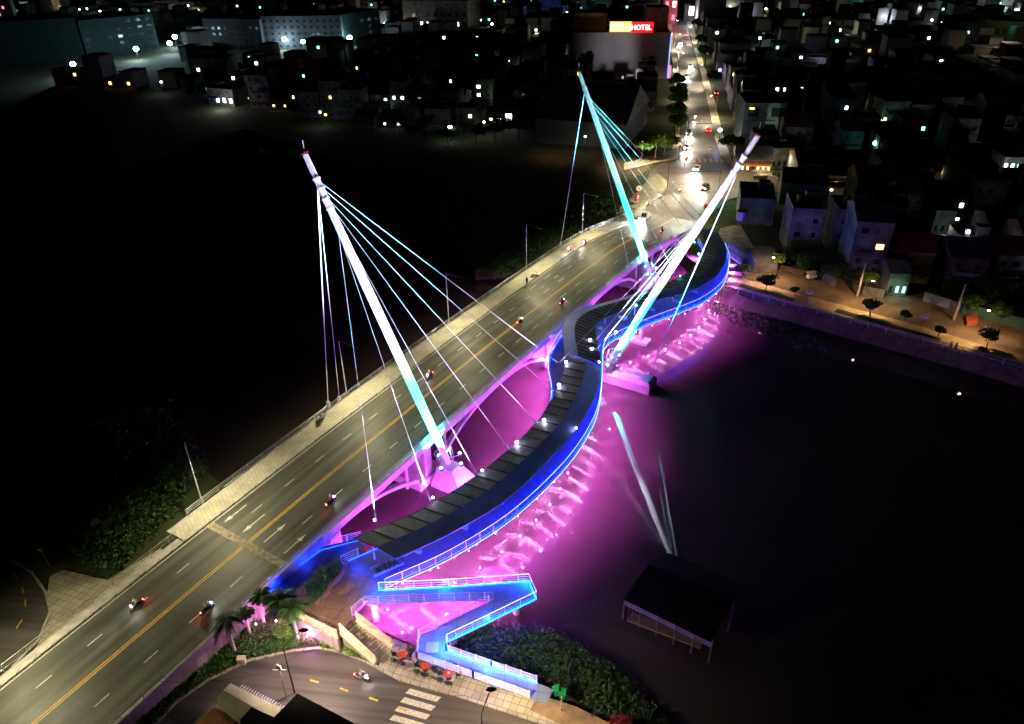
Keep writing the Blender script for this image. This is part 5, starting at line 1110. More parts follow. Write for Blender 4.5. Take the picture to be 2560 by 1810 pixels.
special((1404, 54), (1440, 54), 16, 14, 'pale green', 'flat', 'dome_hall', 'pale green hall with glowing white entrance at the top centre', cols=1, flr=9, lit={(0, 0): 'white'}); light('POINT', at(1420, 58, FZ) + Vector((0, -7, 5)), 5000, (.8, 1, .95), size=.6)
special((1246, 62), (1312, 62), 18, 16, 'brown', 'flat', 'brown_block', 'orange brown block left of the blue lit building', cols=3, flr=8); light('POINT', at(1262, 66, FZ) + Vector((0, -7, 6)), 1500, (1, .55, .2), size=.6)
special((1538, 46), (1562, 46), 20, 10, 'white', 'flat', 'turquoise_sign_house', 'house with square turquoise sign above the yellow hotel sign', cols=1, flr=8, lit={(0, 1): 'teal', (0, 0): 'teal'})
special((1440, 45), (1530, 45), 2, 16, 'grey', 'flat', 'row_building', 'grey row building right of the glowing hall', cols=6, flr=7, lit={(2, 1): 'white'}); special((1565, 46), (1650, 46), -4, 18, 'grey', 'flat', 'row_building', 'grey sloping building between turquoise sign and red shop', cols=4, flr=7, lit={(1, 2): 'warm', (2, 2): 'warm'})
special((1812, 48), (1852, 48), 2, 14, 'white', 'flat', 'white_block', 'white block with floodlit terrace right of the dark tower', cols=3, flr=7, lit={(1, 1): 'white', (0, 0): 'white'}); special((1854, 50), (1890, 50), 2, 14, 'pale green', 'flat', 'pale_block', 'pale block with a bright lamp second right of the dark tower', cols=3, flr=7, lit={(1, 0): 'white', (2, 1): 'teal'})
light('POINT', at(1855, 55, FZ) + Vector((0, -6, 6)), 6000, (.8, .85, 1), size=.6)
special((1930, 35), (1965, 35), -4, 12, 'lilac', 'flat', 'violet_block', 'violet lit block at the top edge', cols=3, flr=9, lit={(1, 1): 'pink'}); special((2040, 42), (2075, 42), 8, 12, 'cream', 'flat', 'amber_block', 'house with amber lit terrace at the top edge', cols=3, flr=7, lit={(0, 0): 'warm', (1, 0): 'yellow', (2, 0): 'warm'})
special((2115, 45), (2150, 45), -2, 12, 'pale blue', 'flat', 'white_pillared_block', 'white pillared block with bluish lit base at the top', cols=4, flr=9, lit={(0, 0): 'white'}); special((2230, 60), (2285, 62), 8, 14, 'cream', 'flat', 'cream_block', 'cream block with glaring white lamp near the top right', cols=5, flr=6, lit={(3, 0): 'white', (4, 0): 'white'})
light('POINT', at(2285, 60, FZ) + Vector((0, -6, 6)), 3500, (.8, .85, 1), size=.6)
for i, (a, b, wl_, lab, lt) in enumerate([(2435, 2465, 'cream', 'olive facade in the lit row at the top right corner', {(0, 0): 'teal'}), (2467, 2492, 'pale green', 'yellow green facade in the lit row at the top right', {}), (2494, 2522, 'brown', 'tan facade in the lit row at the top right', {(1, 0): 'warm'}), (2524, 2545, 'white', 'narrow white facade in the lit row at the top right', {(0, 0): 'white'}), (2547, 2575, 'white', 'brightest white facade in the very top right corner', {(0, 0): 'yellow', (0, 1): 'white', (1, 1): 'white'})]):
    special((a, 34), (b, 34), -4, 12, wl_, 'flat', 'row_house', lab, cols=2, flr=6, lit=lt)
light('POINT', at(2470, 40, FZ) + Vector((0, -8, 8)), 2500, (1, .9, .6), size=.6); light('POINT', at(2545, 40, FZ) + Vector((0, -8, 8)), 4500, (.95, .95, .8), size=.6)
# houses on the far riverside street
special((2212, 742), (2262, 744), 680, 8, 'pale green', 'tin', 'green_front_house', 'small house with green lit glass front on the far riverside street', cols=3, flr=3.2, lit={(1, 0): 'teal', (2, 0): 'teal'}); light('POINT', at(2235, 752, FZ) + Vector((0, 0, 2.5)), 130, (.3, 1, .75), size=.2)
special((2235, 640), (2300, 645), 582, 10, 'grey', 'flat', 'grey_house', 'grey house with balcony above the green fronted house', cols=3, flr=3.2, lit={(0, 1): 'warm'}); special((2168, 590), (2252, 600), 522, 12, 'lilac', 'flat', 'arched_house', 'dark lilac house with small amber arch window', cols=3, flr=4, lit={(1, 1): 'warm'})
special((2325, 588), (2376, 590), 535, 10, 'pale green', 'flat', 'teal_window_house', 'pale green house with two teal windows behind the palms', cols=3, flr=3.4, lit={(0, 1): 'teal', (1, 1): 'teal'})
for px in ((2270, 660), (2340, 600)): light('POINT', at(*px, FZ) + Vector((0, -2, 4)), 260, (.8, .9, 1), size=.3)
def lowwall(a, b, h, m, name, lab, cat='wall'):
    q = MB(); A_, B_ = at(*a, FZ), at(*b, FZ); q.beam(V(A_, FZ + h / 2), V(B_, FZ + h / 2), .2, h); tag(q.build(name, m), lab, cat)
lowwall((2306, 752), (2372, 772), 2.0, WALLS['white'], 'white_wall', 'white wall catching the lamplight right of the green fronted house')
lowwall((2373, 772), (2400, 778), 1.9, WALLS['pale blue'], 'metal_gate', 'pale blue sheet gate at the end of the white wall', 'gate')
lowwall((2402, 782), (2600, 835), 2.2, mat('green_sheet_wall', (.05, .14, .10), .7, var=.3), 'green_wall', 'long dark green sheet wall at the right edge')
lowwall((2055, 705), (2088, 716), 1.9, WALLS['grey'], 'gate', 'grey sheet gate behind the third street tree', 'gate'); lowwall((2155, 735), (2208, 745), 1.8, WALLS['grey'], 'grey_wall', 'grey wall between the leaning pole and the green fronted house')
lowwall((1950, 672), (2050, 700), 1.0, WALLS['brown'], 'low_brown_wall', 'low brown wall behind the white cart')
special((1883, 683), (1940, 684), 655, 9, 'grey', 'tin', 'grey_shed', 'grey gabled shed just right of the footbridge stair', win=False); special((2010, 482), (1830 + 90, 480), 470, 5, 'grey', 'flat', 'x', 'x') if 0 else None
special((1842, 560), (1930, 566), 500, 14, 'grey', 'flat', 'dark_house', 'dark flat roofed house between the junction and the footbridge', win=False)
special((1945, 510), (2065, 520), 462, 16, 'grey', 'flat', 'dark_house', 'wide dark house with one lit window right of the junction street', cols=4, flr=3.6, lit={(1, 0): 'white', (1, 1): 'white'})
q = MB(); p = at(1854, 548, FZ + 6.5); q.tube(p, p + Vector((0, 0, 2.0)), 1.3, n=14); tag(q.build('water_tank', GMETAL), 'grey white rooftop water tank beside the junction street', 'water tank')
# market glare
ml = empty('market_stalls', at(2090, 470, FZ), 'cluster of stalls glowing amber behind the dark roofs', 'market'); q = MB()
for k in range(10): q.ell(at(2066 + random.uniform(0, 50), 440 + random.uniform(0, 36), FZ + 2), (.5, .5, .35), 7, 4)
q.build('lamp_cluster', glow('amber_bulbs', (1, .6, .3), 6), ml); q = MB()
for k in range(4): q.ell(at(2120 + k * 5, 462 + k, FZ + 2), (.4, .4, .3), 7, 4)
q.build('blue_lamp_cluster', glow('blue_bulbs', (.5, .6, 1), 8), ml); q = MB(); q.box(at(2095, 462, FZ + 2.6), (9, 5, .1)); q.build('canopy', RFM['tin'], ml)
light('POINT', at(2090, 455, FZ) + Vector((0, 0, 4)), 2200, (1, .7, .45), size=.5)
# floodlights of the building site and single lamps in the dark town
def beacon(px, z, r, col, s, pw, lab, name='floodlight', cat='floodlight', grp=None, spot=None):
    p = at(px[0], px[1], z); e = empty(name, V(p, FZ - .3), lab, cat, grp); q = MB(); q.tube(V(p, FZ - .3), p, .15, n=5); q.build('pole', DMETAL, e)
    q = MB(); q.ell(p, (r, r, r * .8), 8, 5); q.build('lamp', glow('glow_%d_%s' % (int(s), '_'.join('%d' % (v * 100) for v in col)), col, s), e)
    light('POINT', p + Vector((0, -1.5, -.5)), pw, col, size=r)
FCOL = (.62, .86, 1.0)
for (px, r, pw, lab) in (((82, 124), 3.4, 26000, 'greenish floodlight glaring in front of the leftmost netted block'), ((340, 122), 1.6, 14000, 'floodlight in front of the middle of the netted block'), ((424, 108), 1.6, 9000, 'lower floodlight of the close pair at the netting corner'), ((437, 92), 1.7, 9000, 'upper floodlight of the close pair at the netting corner'), ((711, 98), 1.6, 12000, 'floodlight at the left end of the long bare frame block'), ((757, 104), 1.4, 9000, 'floodlight second from the left at the long bare frame block'), ((874, 94), 1.7, 12000, 'floodlight at the right end of the long bare frame block'), ((182, 160), 1.5, 7000, 'low floodlight beside the lit rubble on the left')):
    beacon(px, 9, r, FCOL, 40, pw * 1.5, lab)
beacon((968, 62), 8, 3.0, (.6, .9, 1), 8, 16000, 'large white blue light between netting and apartment block', 'lamp_cluster', 'light'); beacon((1000, 72), 8, 1.6, (1, .5, .12), 8, 6000, 'orange light left of the apartment block', 'lamp_cluster', 'light')
beacon((1237, 28), 8, 1.5, (.15, .2, 1), 14, 2500, 'blue lamp right of the apartment block', 'lamp_cluster', 'light'); beacon((1205, 52), 7, 1.6, (.6, .6, 1), 12, 3500, 'bluish white lamp by the apartment block corner', 'lamp_cluster', 'light')
for (px, r, col, pw, lab) in (((1192, 150), .9, (.5, .9, .85), 900, 'teal lane lamp left of the hotel'), ((1190, 175), .8, (.6, 1, .9), 700, 'greenish lane lamp below the teal one'), ((1463, 341), .4, (1, .95, .7), 260, 'single street lamp at the edge of the dark park'), ((2010, 446), .5, (1, .95, .8), 300, 'single lamp on the dark lane left of the market') if 0 else ((2240, 446), .6, (.9, 1, .95), 500, 'single white lamp right of the market'), ((2190, 358), 1.0, (.3, .9, .9), 900, 'teal lamp above the market'), ((2200, 302), .7, (.7, 1, 1), 700, 'white lamp by the lit roofs right of centre'), ((2240, 315), .7, (.7, 1, 1), 700, 'white lamp beside the gable right of centre'), ((2235, 215), .9, (.6, .95, 1), 900, 'bluish lamp on the lit wall right of centre'), ((1850, 222), .9, (.6, .7, 1), 1400, 'blue white lamp lighting a wall behind the green block'), ((2348, 165), .7, (1, .1, .4), 500, 'small magenta lamp in the dark right quarter'), ((2470, 277), .6, (.8, .85, 1), 300, 'pair of faint white lamps near the right edge'), ((1125, 318), .8, (.8, .95, 1), 500, 'white lamp over a yard left of the red gabled house'), ((1060, 265), .6, (.8, 1, .8), 400, 'greenish lamp on the left bank houses'), ((1210, 305), .5, (.9, .9, .6), 300, 'yellowish lamp near the left riverbank trees'), ((700, 82 + 100), .5, (.9, 1, 1), 300, 'faint lamp behind the riverside shop'), ((796, 180), .6, (.9, 1, 1), 400, 'white lamp on a wall right of the riverside shop'), ((403, 205), .6, (.9, .95, 1), 350, 'pair of white lamps left of the riverside shop'), ((800, 280), .6, (.8, .95, .9), 260, 'pale lamp at the river edge under the dark trees'), ((2420, 580), .5, (.8, .9, 1), 150, 'faint lamp in the dark yards at the right edge'), ((1800, 175), .8, (.45, .3, 1), 900, 'violet shop lamp on the right side of the avenue'), ((1800, 325), .8, (.6, .7, 1), 1100, 'blue white shop lamp beside the round dark tree'), ((1745, 100), .7, (.3, 1, .9), 700, 'teal lamp among the avenue trees')):
    beacon(px, FZ + 5, r, col, 9, pw, lab, 'yard_lamp', 'lamp')
# filling the quarters with houses
BL = [(-300, 175), (0, 205), (230, 225), (420, 235), (600, 270), (800, 300), (1000, 340), (1230, 345), (1330, 300), (1560, 300), (1690, 300), (1691, 1200)]
def below_left(px, py):
    for (x0, y0), (x1, y1) in zip(BL, BL[1:]):
        if x0 <= px < x1: return py > y0 + (y1 - y0) * (px - x0) / (x1 - x0)
    return False
BRt = [(1690, 390), (1830, 390), (1850, 400), (1985, 440), (1990, 500), (1940, 560), (1950, 640), (2060, 680), (2300, 715), (2600, 765)]
def below_right(px, py):
    for (x0, y0), (x1, y1) in zip(BRt, BRt[1:]):
        if x0 <= px < x1: return py > y0 + (y1 - y0) * (px - x0) / (x1 - x0)
    return False
cand = []
for a in range(-26, 74):
    for b in range(-72, 60):
        c = AV(a * 13.5 + random.uniform(-1.5, 1.5), b * 9.6 + (8.2 if b >= 0 else -1.6) + random.uniform(-.8, .8) + (4.0 if b >= 0 else -4.0) * 0, FZ - .3); lat = (c - AV0).dot(AVN)
        if abs(lat) < 12.5: continue
        v = c - CP
        if v.dot(_f) < 50: continue
        px, py = proj(c)
        if not (-80 < px < 2640 and -75 < py < 770): continue
        if px < 1700 and below_left(px, py + 10): continue
        if px >= 1690 and below_right(px, py + 10): continue
        if px < 960 and 55 < py < 205 and random.random() < (.97 if px < 480 else .7): continue
        if any((c.x - ox) ** 2 + (c.y - oy) ** 2 < (r_ + 5.5) ** 2 for ox, oy, r_ in occupied): continue
        if random.random() < .12: continue
        cand.append((v.length, c, px, py, lat))
cand.sort(key=lambda k: k[0])
names = list(WALLS); LIT = {}; ang = -R(10.1); far_q = MB(); far_r = MB(); far_w = {k: MB() for k in ('white', 'warm', 'teal')}
NIND = 235
for i, (dist, c, px, py, lat) in enumerate(cand):
    w_, d_ = random.uniform(6.5, 9.2), random.uniform(9, 13.2); fl = random.choice((1, 1, 2, 2, 3, 4)) if lat > 30 or lat < -30 else random.choice((2, 3, 3, 4)); h_ = fl * 3.3 + .6; wall = random.choice(names); roof = random.choice(('flat', 'flat', 'tin', 'red tiled')); rz = ang + random.choice((0, 0, 0, R(90))) * 0 + random.uniform(-.06, .06)
    if i < NIND:
        cols = 2 if w_ < 7.5 else 3; lit = {}
        if random.random() < .5:
            lc = random.choice(('white', 'white', 'warm', 'teal', 'yellow'))
            for _ in range(random.choice((1, 1, 2))): lit[(random.randrange(cols), random.randrange(fl))] = lc
        side = 'right' if lat > 0 else 'left'; st_ = {1: 'one', 2: 'two', 3: 'three', 4: 'four'}[fl]; rf = {'flat': 'flat roofed', 'tin': 'sheet metal roofed', 'red tiled': 'red roofed'}[roof]
        e = house(c, w_, d_, h_, rz, wall, roof, 'town_house', '', 'house', None, cols=cols, lit=lit, tank=random.random() < .25)
        if lit: LIT.setdefault((wall, rf, lc, side), []).append((px, e, len(lit), st_))
        else:
            e['label'] = 'unlit %s storey %s %s house in the dark %s of the avenue' % (st_, rf, wall, side); e['group'] = 'unlit %s storey %s %s houses %s of the avenue' % (st_, rf, wall, side)
    else:
        M3 = Matrix.Rotation(rz, 3, 'Z'); far_q.box(V(c, FZ + h_ / 2 - .5), (w_, d_, h_ + .5), rz=rz); far_r.box(V(c, FZ + h_ + .1), (w_ + .3, d_ + .3, .25), rz=rz)
        for _ in range(random.choice((0, 0, 1))):
            lc = random.choice(('white', 'white', 'warm', 'teal')); far_w[lc].box(V(c, 0) + M3 @ Vector((random.uniform(-.3, .3) * w_, -d_ / 2 - .05, 0)) + Vector((0, 0, FZ + random.randrange(fl) * 3.3 + 1.9)), (1.3, .2, 1.3), rz=rz)
ORD = ['leftmost', 'second from left', 'third from left', 'fourth from left', 'fifth from left', 'sixth from left', 'seventh from left']
for (wall, rf, lc, side), L in LIT.items():
    L.sort(key=lambda k: k[0])
    for j, (px, e, n_, st_) in enumerate(L):
        e['label'] = '%s %s house, %s lit window%s%s of avenue' % (wall, rf, {'yellow': 'yellow', 'warm': 'amber', 'white': 'white', 'teal': 'teal'}[lc], ', ' + (ORD[j] + ' such' if len(L) > 1 else 'the only such') + ', ', side); e['group'] = 'houses with a lit window in the dark town'
o = far_q.build('distant_houses', mat('distant_wall', (.16, .155, .15), .9, var=.5, scale=.05)); tag(o, 'mass of dark distant houses filling the far town', 'houses', kind='stuff')
for nm, mb, m_ in [('roofs', far_r, RFM['flat'])] + [('lit_windows', far_w[k], GL[k]) for k in far_w]:
    x = mb.build(nm, m_, o)
print('houses', len(cand))
# fill points added at random to reveal walls, no lamps behind them
for k in range(46):
    c = random.choice(cand[:400])[1]; light('POINT', V(c, FZ + 5.5) + Vector((5.2, -7.4, 0)), random.choice((20, 40, 90, 200)), random.choice(((1, .75, .45), (.7, .85, 1), (.6, 1, .9), (1, .9, .7))), size=.3, name='wall_fill_light')

# avenue and town trees
for i, (px, h, r, m_, lab) in enumerate([((1690, 235), 8, 3.2, FOLM, 'avenue tree below the hotel on the left pavement'), ((1693, 262), 8, 3.4, FOLM, 'second avenue tree on the left pavement'), ((1695, 290), 8.5, 3.4, FOLM, 'third avenue tree on the left pavement'), ((1694, 318), 8.5, 3.4, FOLM, 'fourth avenue tree on the left pavement'), ((1692, 348), 8.5, 3.2, FOLM, 'avenue tree on the left pavement nearest to the junction'),
    ((1783, 225), 8, 3.4, FOLD, 'round dark tree on the right pavement of the avenue'), ((1752, 130), 9, 3.6, FOLM, 'avenue tree on the right pavement near the teal lamp'), ((1762, 160), 9, 3.6, FOLM, 'avenue tree on the right pavement by the violet shop'), ((1740, 85), 9, 3.6, FOLM, 'farthest avenue tree on the right pavement'), ((1637, 400), 8.0, 4.2, FOLL, 'lime green lit tree left of the junction'), ((1660, 392), 7.0, 3.8, FOLM, 'darker tree behind the lime green one at the junction'), ((1602, 402), 6.5, 3.4, FOLM, 'tree left of the lime green tree'), ((1826, 388), 6, 3.2, FOLM, 'tree in front of the glowing restaurant'), ((1945, 455), 3.0, 1.5, FOLL, 'small green tree right of the food stall'), ((2050, 120), 6, 4, FOLD, 'dark tree among lit specks left of the narrow lit house')]):
    tree(px, h, r, m_, lab, n=1500, size=.34, z=FZ, tr=.2)
light('SPOT', at(1637, 402, FZ) + Vector((-3, -7, 1)), 3800, (1, .95, .6), size=.3, aim=at(1637, 400, FZ) + Vector((0, 0, 6)), angle=80)
for i in range(9): tree((1000 + i * 38 + random.uniform(-12, 12), 345 + random.uniform(-14, 20)), random.uniform(5, 8), random.uniform(3, 4.5), FOLD, 'dark riverside tree on the left bank below the houses', n=500, size=.4, z=FZ, tr=.2, group='dark trees on the left bank')
p = at(1400, 342, FZ)
far_sheet('park_ground', [(1330, 385), (1560, 402), (1640, 405), (1600, 440), (1540, 470), (1420, 470), (1330, 420)], SOIL, FZ - .2)
light('SPOT', at(1400, 385, FZ) + Vector((0, 0, 9)), 900, (1, .6, .3), size=.3, aim=at(1400, 385, FZ), angle=140)

pts_ = [(1180, 20), (1290, 8), (1322, 40), (1450, 20), (1492, 12), (1590, 12), (1620, 30), (1655, 18), (1665, 40), (1760, -5), (1825, 15), (1878, 20), (1915, 22), (1985, 12), (2010, 30), (2055, 22), (2095, 12), (2130, 28), (2180, 14), (2210, 40), (2300, 20), (2330, 50), (2390, 12), (2440, 20), (2500, 8), (2540, 24), (60, 20), (160, 8), (250, 28), (300, 24), (470, 14), (1105, -8), (1230, 60), (1340, 75), (900, 25), (940, 12), (2100, 75), (2215, 75), (1900, 95), (1990, 78)]
g0 = None
for k, (x, y) in enumerate(pts_):
    c_ = random.choice(((.8, .9, 1), (.8, .9, 1), (1, .75, .4), (.5, 1, .85), (1, .95, .7))); p = at(x, y, FZ + 9)
    q = MB(); q.tube(V(p, FZ - .3), p, .12, n=4); q.ell(p, (.8, .8, .6), 7, 4)
    e = empty('distant_lamp', V(p, FZ - .3), 'small lamp glowing among the farthest roofs at the top of the photo', 'lamp', 'lamps among the farthest roofs')
    q = MB(); q.tube(V(p, FZ - .3), p, .12, n=4); q.build('pole', DMETAL, e); q = MB(); q.ell(p, (.85, .85, .7), 7, 4); q.build('lamp', glow('far_%d%d%d' % tuple(int(v * 9) for v in c_), c_, 12), e)
    light('POINT', p + Vector((0, -2.5, -1)), random.choice((1500, 2500, 4500)), c_, size=.6)

for px, h, r, lab in (((330, 1190), 6.5, 3.2, 'tall dim tree on the left bank nearest to the first lamp post'), ((270, 1150), 6, 3.4, 'tall dim tree on the left bank farthest from the road bridge'), ((395, 1130), 5.5, 3.0, 'dim tree on the left bank at the water edge'), ((400, 1225), 5, 2.6, 'dim tree on the left bank close to the bridge walkway')):
    tree(px, h, r, FOLD, lab, n=2600, size=.2, z=GZ - .2, tr=.18, name='bank_tree')
# ------------------------------------------------------------------ people, vehicles, signals
def person(loc, rz, pose, shirt, trouser, label, hair=(.02, .015, .01)):
    e = empty('person', loc, label, 'person', None, rz)
    skin = mat('skin', (.42, .26, .18), .6, var=0)
    def sk(name, nodes, edges, m, root=0):
        me = bpy.data.meshes.new(name); me.from_pydata([n[0] for n in nodes], edges, []); me.materials.append(m)
        o = bpy.data.objects.new(name, me); COL.objects.link(o); o.parent = e
        md = o.modifiers.new('skin', 'SKIN'); sv = me.skin_vertices[0].data
        for i, n in enumerate(nodes): sv[i].radius = (n[1], n[1]); sv[i].use_root = (i == root)
        s2 = o.modifiers.new('sub', 'SUBSURF'); s2.levels = 1; s2.render_levels = 1; md.use_smooth_shade = True
        return o
    if pose == 'stand': pel, ch, nk, hd = (0, 0, .93), (0, .0, 1.3), (0, 0, 1.46), (0, -.02, 1.62); kn = [(-.1, -.02, .5), (.1, .02, .5)]; ft = [(-.11, .02, .07), (.11, .05, .07)]; toe = [(-.11, -.14, .04), (.11, -.11, .04)]; el = [(-.26, .02, 1.12), (.26, .02, 1.12)]; ha = [(-.27, -.06, .86), (.27, -.06, .86)]
    elif pose == 'walk': pel, ch, nk, hd = (0, 0, .92), (0, -.02, 1.29), (0, -.03, 1.45), (0, -.06, 1.61); kn = [(-.1, -.16, .52), (.1, .04, .5)]; ft = [(-.1, -.22, .08), (.1, .3, .12)]; toe = [(-.1, -.38, .06), (.1, .18, .05)]; el = [(-.25, .1, 1.1), (.25, -.08, 1.1)]; ha = [(-.26, .14, .86), (.26, -.22, .9)]
    else: pel, ch, nk, hd = (0, .1, .85), (0, -.02, 1.22), (0, -.05, 1.38), (0, -.08, 1.55); kn = [(-.22, -.3, .78), (.22, -.3, .78)]; ft = [(-.2, -.18, .36), (.2, -.18, .36)]; toe = [(-.2, -.34, .33), (.2, -.34, .33)]; el = [(-.3, -.18, 1.02), (.3, -.18, 1.02)]; ha = [(-.3, -.48, 1.04), (.3, -.48, 1.04)]
    shd = [(-.18, ch[1], ch[2] + .1), (.18, ch[1], ch[2] + .1)]
    hip = [(-.1, pel[1], pel[2] - .04), (.1, pel[1], pel[2] - .04)]
    N = [(pel, .13), (ch, .15), (nk, .055), (hd, .1), (shd[0], .06), (el[0], .042), (ha[0], .03), (shd[1], .06), (el[1], .042), (ha[1], .03), (hip[0], .09), (kn[0], .058), (ft[0], .04), (toe[0], .035), (hip[1], .09), (kn[1], .058), (ft[1], .04), (toe[1], .035)]
    sk('body', N, [(0, 1), (1, 2), (2, 3), (1, 4), (4, 5), (5, 6), (1, 7), (7, 8), (8, 9), (0, 10), (10, 11), (11, 12), (12, 13), (0, 14), (14, 15), (15, 16), (16, 17)], skin)
    sk('shirt', [(pel, .15), (ch, .175), (shd[0], .08), (tuple(lerp(a, b, .8) for a, b in zip(shd[0], el[0])), .06), (shd[1], .08), (tuple(lerp(a, b, .8) for a, b in zip(shd[1], el[1])), .06)], [(0, 1), (1, 2), (2, 3), (1, 4), (4, 5)], shirt)
    sk('trousers', [(tuple(pel), .15), (hip[0], .11), (kn[0], .078), (tuple(lerp(a, b, .85) for a, b in zip(kn[0], ft[0])), .06), (hip[1], .11), (kn[1], .078), (tuple(lerp(a, b, .85) for a, b in zip(kn[1], ft[1])), .06)], [(0, 1), (1, 2), (2, 3), (0, 4), (4, 5), (5, 6)], trouser)
    q = MB(); q.ell((hd[0], hd[1] + .02, hd[2] + .04), (.115, .125, .12), 10, 7); me_o = addp(e, q, 'hair' if pose != 'ride' else 'helmet', mat('hair', hair, .6, var=0) if pose != 'ride' else mat('helmet_shell', (.3, .3, .32), .3, var=0))
    return e
def cloth(n, c): return mat('cloth_' + n, c, .8, var=.1)
DK, WHT, RED_, BLU = cloth('dark', (.02, .02, .03)), cloth('white', (.6, .6, .6)), cloth('red', (.4, .02, .03)), cloth('blue', (.06, .08, .2))
z_ = zdeck(57) + .17
wp = at(1317, 712, zdeck(57) + .17)
person(wp, R(150), 'stand', DK, DK, 'person in dark clothes standing on the bridge walkway near a white motorbike')
for px, sh, lab in (((2373, 875), RED_, 'person in red shirt walking on the far pavement by the railing'), ((2386, 878), DK, 'person in dark clothes walking beside the one in red')):
    person(at(*px, RB + .12), R(75), 'walk', sh, BLU, lab)
TY = mat('tyre_rubber', (.015, .015, .015), .8, var=0); PL = {'white': mat('white_plastic', (.6, .6, .6), .25, var=.05), 'dark': mat('black_plastic', (.03, .03, .035), .25, var=0), 'red': mat('red_bodywork', (.35, .02, .02), .25, var=0), 'blue': mat('blue_bodywork', (.05, .1, .3), .25, var=0)}
HL = glow('headlight_glow', (1, .97, .9), 400); TLm = glow('tail_glow', (1, .05, .03), 60); OFF = mat('lamp_glass', (.5, .5, .5), .1, var=0)
def torus(q, c, Rr, r, ax='x', n=16):
    pts = [Vector(c) + (Vector((0, math.cos(a * 2 * math.pi / n), math.sin(a * 2 * math.pi / n))) * Rr) for a in range(n + 1)]; q.path(pts, r, 6, False)
def motorbike(loc, rz, colr, label, on=True, rider=None, group=None, pw=260):
    e = empty('motorbike', loc, label, 'motorbike', group, rz)       # faces local -Y
    for y in (-.62, .6):
        q = MB(); torus(q, (0, y, .29), .24, .055); w_ = addp(e, q, 'wheel', TY)
        q = MB(); q.tube((-.03, y, .29), (.03, y, .29), .15, n=12); r_ = addp(e, q, 'rim', GMETAL); r_.parent = w_
    q = MB()
    q.add([(-.13, .75, .62), (.13, .75, .62), (.13, .0, .68), (-.13, .0, .68), (-.1, .6, .38), (.1, .6, .38), (.12, -.05, .28), (-.12, -.05, .28), (-.16, -.38, .30), (.16, -.38, .30), (.17, -.48, .82), (-.17, -.48, .82)], [(0, 1, 2, 3), (4, 7, 6, 5), (0, 4, 5, 1), (1, 5, 6, 2), (3, 7, 4, 0), (7, 8, 9, 6), (2, 6, 9, 10), (3, 11, 8, 7), (8, 11, 10, 9), (2, 10, 11, 3)])
    q.tube((0, -.48, .82), (0, -.52, 1.0), .07, n=8); q.box((0, -.62, .56), (.14, .42, .05)); addp(e, q, 'body', PL[colr])
    q = MB(); q.ell((0, .32, .74), (.15, .42, .08), 10, 5); addp(e, q, 'saddle', TY)
    q = MB(); q.path([(-.33, -.36, 1.04), (-.1, -.48, 1.02), (.1, -.48, 1.02), (.33, -.36, 1.04)], .02, 5); addp(e, q, 'handlebar', TY)
    q = MB(); q.tube((-.06, -.6, .3), (-.06, -.46, .8), .025, n=5); q.tube((.06, -.6, .3), (.06, -.46, .8), .025, n=5); addp(e, q, 'fork', GMETAL)
    q = MB(); q.ell((0, -.62, .93), (.1, .06, .08), 8, 5); addp(e, q, 'headlight', HL if on else OFF)
    q = MB(); q.ell((0, .8, .66), (.1, .04, .05), 8, 4); addp(e, q, 'tail_light', TLm if on else OFF)
    q = MB()
    for s_ in (-1, 1): q.tube((.3 * s_, -.36, 1.04), (.36 * s_, -.36, 1.22), .012, n=4); q.ell((.37 * s_, -.36, 1.24), (.07, .02, .05), 6, 4)
    addp(e, q, 'mirror', TY)
    if on:
        M3 = Matrix.Rotation(rz, 3, 'Z'); L0 = Vector(loc); fw = M3 @ Vector((0, -1, 0)); light('SPOT', L0 + fw * .8 + Vector((0, 0, .93)), pw, (1, .96, .88), size=.08, aim=L0 + fw * 9, angle=60, blend=.8)
        light('POINT', L0 - fw * 1.2 + Vector((0, 0, .6)), 14, (1, .03, .02), size=.08)
    if rider: person(Vector(loc), rz, 'ride', rider[0], DK, rider[1])
    return e
TOW = -PHI                       # facing local -Y turned by -PHI points down the bridge, towards the camera
def onb(px, py):
    s = st(at(px, py, 7))[0]
    for _ in range(3): P_ = at(px, py, zdeck(s)); s = st(P_)[0]
    return at(px, py, zdeck(s) + .02)
motorbike(onb(1336, 694), TOW + 2.6, 'white', 'white motorbike parked at the kerb beside the standing person', on=False)
motorbike(at(812, 1043, zdeck(7) + .17), TOW + .5, 'white', 'pale motorbike parked on the walkway nearest to the bluish street lamp', on=False)
motorbike(at(803, 1052, zdeck(6) + .17), TOW + .9, 'dark', 'dark motorbike parked in front of the pale one on the walkway', on=False)
cl = [WHT, RED_, BLU, DK]
for i, (px, py, d, cr, lab) in enumerate([(345, 1520, 1, 'dark', 'motorbike riding down the left lanes near the bottom left corner'), (1075, 945, 1, 'blue', 'motorbike with bright headlight passing behind the near mast'), (1425, 628, 1, 'white', 'motorbike with headlight closest behind the standing person'), (1462, 612, 1, 'dark', 'motorbike with headlight second behind the standing person'),
    (1300, 810, -1, 'red', 'motorbike with red tail light near the middle of the bridge'), (828, 1262, -1, 'dark', 'motorbike with red tail light beside the canopy end'), (1405, 762, -1, 'red', 'motorbike with red tail light left of the canopy bend'), (1655, 582, -1, 'dark', 'motorbike with red tail light beyond the bright car'), (520, 1530, -1, 'blue', 'motorbike riding away below the expansion joint')]):
    motorbike(onb(px, py), TOW if d > 0 else TOW + math.pi, cr, lab, True, (cl[i % 4], 'helmeted rider of the ' + lab), pw=700 if d > 0 else 200)
a, b = at(1000, 1702, GZ), at(1140, 1740, GZ)
motorbike(at(905, 1700, GZ), math.atan2(b.y - a.y, b.x - a.x) + math.pi / 2, 'white', 'motorbike with headlight riding along the lower street to the crosswalk', True, (WHT, 'rider with helmet in a white shirt on the lower street'))
